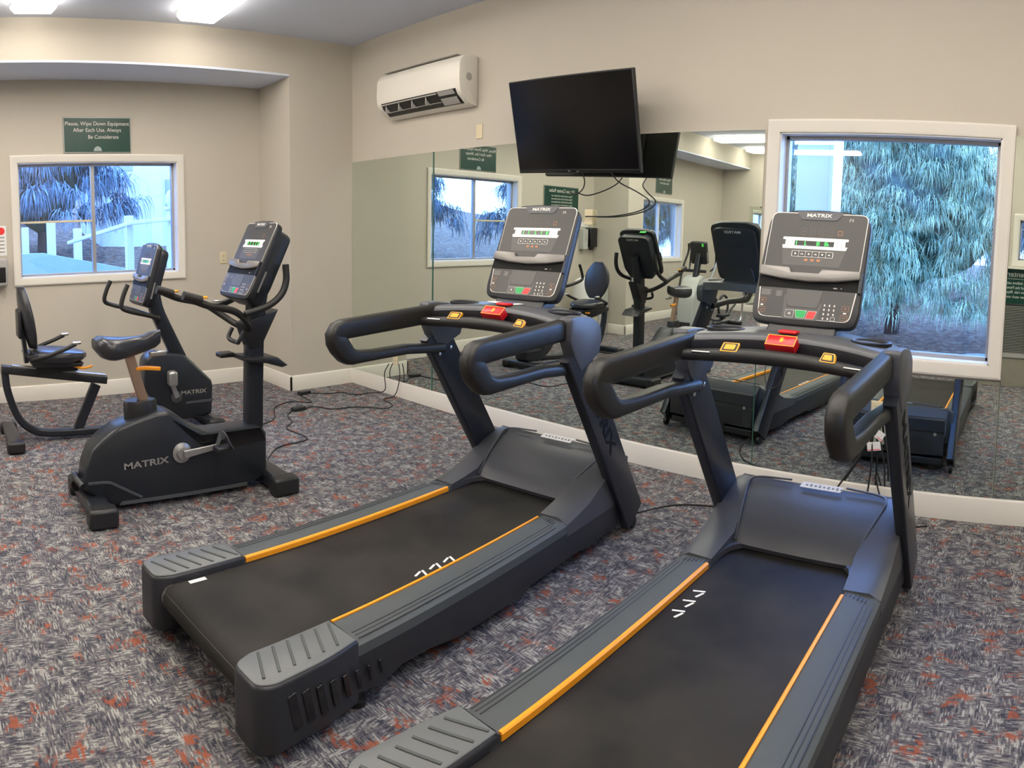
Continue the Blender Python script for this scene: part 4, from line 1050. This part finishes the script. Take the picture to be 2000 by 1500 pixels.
# bin
bn = empty('waste_bin', 'cream ribbed bin with a white top, seen in the mirror behind the low bike', 'bin', (-6.42, -.35, 0))
MB().lathe([(.17, 0), (.19, .02), (.20, .46), (.205, .48)], 28).out('body', CREAM, bn)
b = MB()
for z in (.06, .14, .24, .34, .42): b.tube([(.197 * math.cos(q), .197 * math.sin(q), z) for q in [2 * PI * i / 28 for i in range(28)]], .004, 6, closed=True)
b.out('ribs', FRAME, bn)
MB().lathe([(.205, .48), (.205, .72), (.17, .86), (.10, .90), (0, .91)], 28, caps=False).out('lid', PAPER, bn)
sb_ = empty('glass_rack', 'small clear box rack standing beside the cream bin, seen in the mirror', 'rack', (-6.55, -.85, 0))
MB().box((0, 0, .40), (.25, .30, .80)).out('cabinet', ACG, sb_, .01); MB().box((.128, 0, .45), (.006, .24, .50)).out('panel', LTSHELL, sb_, .004)

# ------------------------------------------------------------------ unit behind the photographer (right edge of the mirror)
un = empty('wall_heater', 'louvered wall heater with a metal base, seen at the right edge of the mirror', 'heater', (.30, YPT, 0))
MB().box((0, .07, .17), (1.7, .14, .34)).out('base', mat('beige_metal', (0.30, .27, .22), .5, var=.15, scale=5), un, .004)
MB().box((0, .075, .37), (1.7, .15, .05)).out('lower_rail', ACG, un, .004)
MB().box((0, .055, .685), (1.7, .11, .60)).out('housing', BLACKP, un, .004)
b = MB()
for k in range(30): b.box((0, .118, .405 + k * .0190), (1.68, .016, .006), None)
b.out('louvers', ACG, un, smooth_=False)
gs = empty('rules_sign', 'dark green rules sign above the louvers, at the right edge of the mirror', 'sign', (.30, YPT, 1.19), R(180))
MB().box((0, -.012, 0), (1.3, .012, .41)).out('panel', SIGNG, gs, .002)
text('lettering', 'Fitness Center', .095, T(.28, -.019, .145) @ rot(R(90), 'X'), LINE, gs)
MB().box((0, -.0185, .09), (1.2, .001, .004)).out('rule', LINE, gs, smooth_=False)
for k, s_t in enumerate(('Please read the rules before using', 'the equipment. Use of the Fitness', 'Center is at your own risk. Please', 'wipe equipment after each use.')):
    text('lettering', s_t, .046, T(.28, -.019, .04 - k * .055) @ rot(R(90), 'X'), LINE, gs)
struct(MB().box((.50, YPT + .05, 1.412), (1.6, .10, .025)).out('trim_3', TRIM, None, .004))

# ------------------------------------------------------------------ floor cords and power bricks
def brick(x, y, a, lb):
    t = MB(T(x, y, .018) @ rot(a, 'Z')).box((0, 0, 0), (.062, .135, .034)).out('power_adapter', BLACKP, None, .006); tag(t, lb, 'power adapter', 'power adapters on the carpet'); return t
brick(-5.93, 3.46, R(12), 'black power adapter on the carpet, the one against the corner baseboard')
brick(-5.42, 3.10, R(8), 'black power adapter on the carpet, the one farther from the wall')
Z = .006
fl = [
 ('black cord from the corner adapter along the baseboard to the mirror wall', [(-5.93, 3.53, Z), (-5.80, 3.68, Z), (-5.78, 3.80, Z), (-5.62, 3.86, Z), (-5.60, 4.00, Z), (-5.55, 4.10, Z), (-5.48, 4.135, .05), (-5.50, 4.14, .20), (-5.44, 4.15, .30)]),
 ('black cord from the outer adapter curving over the carpet toward the mirror', [(-5.42, 3.17, Z), (-5.45, 3.28, Z), (-5.28, 3.38, Z), (-5.22, 3.60, Z), (-5.02, 3.80, Z), (-5.10, 3.93, Z), (-5.30, 3.98, Z), (-5.30, 4.12, .03), (-5.26, 4.145, .20), (-5.28, 4.15, .32)]),
 ('thin black cord between the low bike and the corner adapter', [(-5.30, 2.25, Z), (-5.15, 2.45, Z), (-5.25, 2.75, Z), (-5.60, 2.95, Z), (-5.72, 3.18, Z), (-5.60, 3.35, Z), (-5.90, 3.39, Z)]),
 ('thin black cord curling from the upright bike to the outer adapter', [(-4.10, 2.02, .05), (-4.25, 2.15, Z), (-4.55, 2.42, Z), (-4.62, 2.72, Z), (-4.95, 2.72, Z), (-5.10, 2.85, Z), (-5.30, 2.92, Z), (-5.42, 3.03, Z)]),
 ('black power cord on the carpet between the two treadmills', [(-2.08, 3.28, .06), (-2.10, 3.42, Z), (-2.00, 3.62, Z), (-1.88, 3.72, Z), (-1.70, 3.78, Z), (-1.45, 3.80, Z), (-1.20, 3.90, Z)]),
 ('black cord lying along the mirror baseboard, right of the near treadmill', [(-.86, 4.14, .22), (-.80, 4.12, .06), (-.74, 4.05, Z), (-.60, 3.98, Z), (-.50, 4.02, Z)]),
]
for lb, pth in fl:
    tag(MB().tube(pth, .0048, 8, sub=6).out('floor_cord', CORD), lb, 'cord', 'cords on the carpet')
tg = [
 ('tagged black cord hanging in front of the mirror, bending left to the floor', [(-.90, 4.12, .60), (-.915, 4.11, .46), (-.96, 4.08, .33), (-1.05, 4.03, .18), (-1.14, 3.98, .04)]),
 ('tagged black cord hanging straight down in front of the mirror', [(-.875, 4.12, .60), (-.88, 4.11, .46), (-.875, 4.09, .30), (-.885, 4.05, .12), (-.90, 3.98, .02)]),
 ('short tagged black cord hanging on the right, close to the treadmill upright', [(-.85, 4.13, .58), (-.835, 4.12, .45), (-.80, 4.12, .30), (-.79, 4.12, .17)]),
]
for i, (lb, pth) in enumerate(tg):
    o = MB().tube(pth, .0058, 8, sub=6).out('tagged_cord', CORD); tag(o, lb, 'cord', 'tagged cords in front of the mirror')
    c = Vector(pth[1])
    MB(T(c.x + (-.02, .012, 0)[i], c.y - .008, c.z - (.0, .055, -.02)[i]) @ rot(R((8, -10, 30)[i]), 'Y')).box((0, 0, 0), (.085 if i < 2 else .05, .002, .052)).out('tag', PAPER, o, smooth_=False)
    MB(T(c.x + (-.02, .012, 0)[i], c.y - .0095, c.z - (.0, .055, -.02)[i] - .02) @ rot(R((8, -10, 30)[i]), 'Y')).box((0, 0, 0), (.080 if i < 2 else .045, .001, .004)).out('tag_stripe', REDK, o, smooth_=False)
plate(-.875, YM - .011, .60, 'y', 'outlet on the mirror behind the right treadmill, where the tagged cords plug in')
plate(-5.36, YM - .011, .36, 'y', 'outlet low on the corner mirror where the floor cords plug in')

# ------------------------------------------------------------------ outside
def ground_mat():
    m = bpy.data.materials.new('mulch'); m.use_nodes = True; t = m.node_tree; b = t.nodes['Principled BSDF']
    tc = t.nodes.new('ShaderNodeTexCoord'); n = t.nodes.new('ShaderNodeTexNoise'); n.inputs['Scale'].default_value = 9; n.inputs['Detail'].default_value = 8; n.inputs['Roughness'].default_value = .75
    r = t.nodes.new('ShaderNodeValToRGB'); e = r.color_ramp.elements
    e[0].position = .36; e[0].color = (.05, .04, .03, 1); e[1].position = .66; e[1].color = (.34, .30, .20, 1)
    q = e.new(.50); q.color = (.24, .12, .06, 1)
    t.links.new(tc.outputs['Object'], n.inputs['Vector']); t.links.new(n.outputs['Fac'], r.inputs[0]); t.links.new(r.outputs[0], b.inputs['Base Color'])
    b.inputs['Roughness'].default_value = .95
    bp = t.nodes.new('ShaderNodeBump'); bp.inputs['Strength'].default_value = .8; bp.inputs['Distance'].default_value = .03
    t.links.new(n.outputs['Fac'], bp.inputs['Height']); t.links.new(bp.outputs[0], b.inputs['Normal'])
    return m
MULCH = ground_mat()
random.seed(4)
def terrain(name, x0, x1, y0, y1, nx_, ny_, fz):
    b = MB(); vs = [[b.bm.verts.new(Vector((x0 + (x1 - x0) * i / nx_, y0 + (y1 - y0) * j / ny_, fz(x0 + (x1 - x0) * i / nx_, y0 + (y1 - y0) * j / ny_) + random.uniform(-.03, .03)))) for i in range(nx_ + 1)] for j in range(ny_ + 1)]
    for A, B in zip(vs, vs[1:]):
        for i in range(nx_): b.bm.faces.new((A[i], A[i + 1], B[i + 1], B[i]))
    o = b.out(name, MULCH, None, angle=80); o['kind'] = 'structure'; return o
terrain('ground_1', -9, 9, 4.45, 24, 60, 60, lambda x, y: .22 + max(0, y - 6.5) * .05)
terrain('ground_2', -40, -7.1, -14, 20, 60, 60, lambda x, y: .30 + max(0, -x - 10.5) * .16)
terrain('ground_3', -3, 9, -24, -.62, 30, 40, lambda x, y: .2)

def leaf_mat(name, c1, c2):
    m = bpy.data.materials.new(name); m.use_nodes = True; t = m.node_tree; b = t.nodes['Principled BSDF']
    tc = t.nodes.new('ShaderNodeTexCoord'); n = t.nodes.new('ShaderNodeTexNoise'); n.inputs['Scale'].default_value = 5.0; n.inputs['Detail'].default_value = 5
    r = t.nodes.new('ShaderNodeValToRGB'); e = r.color_ramp.elements
    e[0].position = .38; e[0].color = (*c1, 1); e[1].position = .64; e[1].color = (*c2, 1)
    t.links.new(tc.outputs['Object'], n.inputs['Vector']); t.links.new(n.outputs['Fac'], r.inputs[0]); t.links.new(r.outputs[0], b.inputs['Base Color'])
    b.inputs['Roughness'].default_value = .7
    return m
LEAF = leaf_mat('conifer_foliage', (.09, .15, .08), (.54, .60, .33))
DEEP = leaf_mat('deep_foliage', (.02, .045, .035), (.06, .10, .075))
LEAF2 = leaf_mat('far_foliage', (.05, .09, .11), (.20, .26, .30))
BARK = mat('bark', (.055, .04, .035), .9, var=.3, scale=12, bump=.6)
def strand(b, p, d, L_, wd):
    n = 5; q = Vector(p); v = Vector(d); side = v.cross(Vector((0, 0, 1))); side = side.normalized() if side.length > 1e-4 else Vector((1, 0, 0))
    pts = []
    for i in range(n + 1):
        ww = wd * (1 - .75 * i / n); pts.append((q - side * ww, q + side * ww))
        q = q + v * (L_ / n); v = (v * .58 + Vector((random.uniform(-.1, .1), random.uniform(-.1, .1), -.55))); v = v.normalized()
    vv = [(b.bm.verts.new(a), b.bm.verts.new(c)) for a, c in pts]
    for A, B in zip(vv, vv[1:]): b.bm.faces.new((A[0], A[1], B[1], B[0]))
def weeping_mesh(seed, rx, ry, zt, clumps, per, L0=.42, wd=.0055, zl=.85, front=False):
    random.seed(seed); b = MB()
    for c in range(clumps):
        ph = random.uniform(0, 2 * PI); h = random.random() ** (1.2 if front else .8)
        if front and random.random() < .65: ph = random.uniform(-PI * .92, -PI * .08)
        rr = (1 - h * .75) * (.65 + .35 * random.random())
        cx_, cy_, cz_ = math.cos(ph) * rx * rr, math.sin(ph) * ry * rr, zl + h * (zt - zl)
        base = Vector((cx_, cy_, cz_)); outd = Vector((math.cos(ph), math.sin(ph), .25))
        big = random.uniform(.7, 1.3)
        for k in range(per):
            if front:                     # a drooping mound: strands leave a small dome all round and hang down
                a = random.uniform(0, 2 * PI); q_ = random.random() ** .6 * .20 * big
                dome = Vector((math.cos(a) * q_, math.sin(a) * q_, .15 * big * (1 - (q_ / (.20 * big)) ** 2)))
                strand(b, base + dome, Vector((math.cos(a), math.sin(a), .25)).normalized(), L0 * big * random.uniform(.6, 1.35), wd); continue
            a = random.uniform(-1.3, 1.3); s0 = random.random()
            d = (rot(a, 'Z') @ outd) * random.uniform(.6, 1) + Vector((0, 0, random.uniform(0, .7)))
            p = base + outd * (s0 * .35 * big) + Vector((random.uniform(-.12, .12) * big, random.uniform(-.12, .12) * big, random.uniform(-.05, .06)))
            strand(b, p, d.normalized(), L0 * big * random.uniform(.5, 1.1), wd)
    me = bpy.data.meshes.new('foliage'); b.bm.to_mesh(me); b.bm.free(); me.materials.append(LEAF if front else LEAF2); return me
big_f = weeping_mesh(3, 3.2, 1.5, 3.7, 1250, 80, .20, .0036, .42, True)
far_f = weeping_mesh(8, 2.0, 2.0, 4.2, 420, 40, .60, .014)
def tree(x, y, z, me, label, s=1.0, rz=0, group=None, name='weeping_conifer', zt=4.2):
    t = empty(name, label, 'tree', (x, y, z), rz, group); t.scale = (s, s, s)
    o = bpy.data.objects.new('foliage', me); col.objects.link(o); o.parent = t
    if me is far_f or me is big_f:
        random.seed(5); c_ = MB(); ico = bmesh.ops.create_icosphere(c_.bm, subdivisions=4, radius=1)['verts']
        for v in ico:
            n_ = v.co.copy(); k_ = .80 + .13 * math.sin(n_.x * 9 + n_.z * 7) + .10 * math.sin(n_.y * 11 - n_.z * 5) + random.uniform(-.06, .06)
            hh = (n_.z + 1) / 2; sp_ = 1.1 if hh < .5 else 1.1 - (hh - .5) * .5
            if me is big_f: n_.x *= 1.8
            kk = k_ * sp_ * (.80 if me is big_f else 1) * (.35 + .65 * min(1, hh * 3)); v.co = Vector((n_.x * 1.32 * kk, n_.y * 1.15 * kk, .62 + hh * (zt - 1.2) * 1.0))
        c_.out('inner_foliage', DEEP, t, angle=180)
    b = MB(); b.tube([(0, 0, -.2), (.05, 0, zt * .4), (-.03, .04, zt * .95)], .12, 10, sub=4, rs=[1, .7, .2])
    random.seed(int(x * 100) + 7)
    for k in range(16):
        a = random.uniform(0, 2 * PI); h = random.uniform(.15, .85) * zt; L_ = (1.5 - h / zt) * .9
        b.tube([(0, 0, h), (math.cos(a) * L_ * .5, math.sin(a) * L_ * .5, h + .25), (math.cos(a) * L_, math.sin(a) * L_, h + .18)], .035, 6, sub=3, rs=[1, .7, .3])
    b.out('trunk', BARK, t)
    return t
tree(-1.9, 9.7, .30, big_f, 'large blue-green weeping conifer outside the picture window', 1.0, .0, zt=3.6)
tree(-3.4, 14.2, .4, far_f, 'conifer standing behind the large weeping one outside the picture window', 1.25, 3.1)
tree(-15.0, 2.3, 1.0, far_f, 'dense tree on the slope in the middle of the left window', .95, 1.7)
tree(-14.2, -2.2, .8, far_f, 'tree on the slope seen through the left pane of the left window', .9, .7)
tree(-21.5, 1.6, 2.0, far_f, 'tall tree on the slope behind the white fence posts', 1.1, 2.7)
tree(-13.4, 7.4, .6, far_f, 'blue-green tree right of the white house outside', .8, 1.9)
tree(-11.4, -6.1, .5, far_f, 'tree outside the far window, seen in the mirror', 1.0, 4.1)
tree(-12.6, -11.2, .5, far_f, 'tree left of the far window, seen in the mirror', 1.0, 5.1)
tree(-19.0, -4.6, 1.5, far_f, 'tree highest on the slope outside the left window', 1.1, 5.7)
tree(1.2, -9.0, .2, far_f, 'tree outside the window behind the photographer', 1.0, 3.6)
tree(5.9, -7.4, .2, far_f, 'second tree outside the window behind the photographer', .6, 2.2)
# porch post outside the picture window
VIN = mat('white_porch_paint', (.78, .78, .80), .45, var=.02, scale=5)
po = MB().box((-1.665, 5.20, 1.6), (.26, .24, 3.6)).out('porch_post', VIN, None, .004); tag(po, 'wide pale porch post right outside the picture window', 'post')
MB().box((-1.515, 5.20, 1.6), (.03, .27, 3.6)).out('corner_trim', VIN, po, .003)
rk = MB()
random.seed(12)
for k in range(7):
    o_ = MB(T(-3.6 + k * .78 + random.uniform(-.04, .04), 7.75 + random.uniform(-.15, .15), .33) @ rot(random.uniform(0, 3), 'Z') @ rot(random.uniform(-.3, .3), 'X')).box((0, 0, 0), (random.uniform(.45, .72), random.uniform(.25, .4), random.uniform(.18, .30)), None, .06, 2).out('landscape_rock', mat('rock', (.16, .15, .13), .9, var=.3, scale=6, bump=.5))
    tag(o_, ['flat landscape rock outside the picture window, left of the porch post', 'landscape rock outside, partly hidden by the porch post', 'landscape rock outside, right behind the near treadmill display', 'flat rock under the conifer, centre of the picture window', 'flat rock under the conifer, right part of the picture window', 'landscape rock outside, past the right jamb of the picture window', 'rightmost landscape rock outside, hidden by the wall'][k], 'rock', 'landscape rocks outside')
# white posts, rails, ramp and house outside the left window
def post(x, y, z0, z1, w_, lb, cap=False):
    t = MB().box((x, y, (z0 + z1) / 2), (w_, w_, z1 - z0)).out('fence_post', VIN, None, .006); tag(t, lb, 'post', 'white porch posts outside the left window')
    if cap:
        MB().box((x, y, z1 + .02), (w_ * 1.45, w_ * 1.45, .04)).out('cap', VIN, t, .006)
        MB().lathe([(.05, 0), (.095, .05), (.10, .13), (.07, .20), (0, .23)], 20, T(x, y, z1 + .04), caps=False).out('finial', VIN, t)
    return t
post(-9.0, 3.20, .3, 1.86, .15, 'tallest white post with a rounded cap outside the left window, right side', True)
post(-9.3, 2.66, .3, 1.80, .105, 'white post behind the display of the low bike, second from the right')
post(-11.0, 2.28, .4, 1.66, .12, 'white post just left of the window stile, outside')
post(-10.4, 1.75, .4, 1.76, .12, 'middle white post seen through the left window pane')
post(-10.6, 1.38, .4, 1.70, .10, 'leftmost white post seen through the left window pane')
rl = MB().tube([(-8.88, 3.2, 1.74), (-9.2, 2.66, 1.70), (-10.7, 2.08, 1.45)], 1, sec=(.07, .05, .3), up=(0, 0, 1)).out('porch_rail', VIN); tag(rl, 'sloping white rail joining the porch posts outside the left window', 'rail')
rp = MB().loft([[Vector((-9.6, .2, .3)), Vector((-9.6, 3.0, .3)), Vector((-9.6, 3.0, 1.02)), Vector((-9.6, 1.5, 1.34)), Vector((-9.6, .2, 1.36))], [Vector((-9.5, .2, .3)), Vector((-9.5, 3.0, .3)), Vector((-9.5, 3.0, 1.02)), Vector((-9.5, 1.5, 1.34)), Vector((-9.5, .2, 1.36))]]).out('ramp_wall', mat('pale_blue_paint', (.45, .55, .62), .6, var=.04, scale=4), None, .004)
tag(rp, 'pale solid ramp side sloping down to the right outside the left window', 'ramp')
hs = empty('white_house', 'white sided house far outside the left window, upper right', 'house', (-17.6, 5.3, 1.0))
MB().box((0, 0, 1.6), (2.4, 2.6, 3.4)).out('walls', VIN, hs, .01)
MB().prism([(-1.5, 3.3), (1.5, 3.3), (0, 4.4)], -1.4, 1.4, 'x').out('roof', mat('roof_grey', (.12, .12, .13), .8, var=.2, scale=8), hs)
MB().box((1.21, -.7, 2.3), (.03, .45, .6)).out('window', ACG, hs, .004)
MB().box((1.22, .6, 1.4), (.06, .5, .8)).out('meter_box', ACG, hs, .01)
# picket balustrade seen in the mirror through the left window
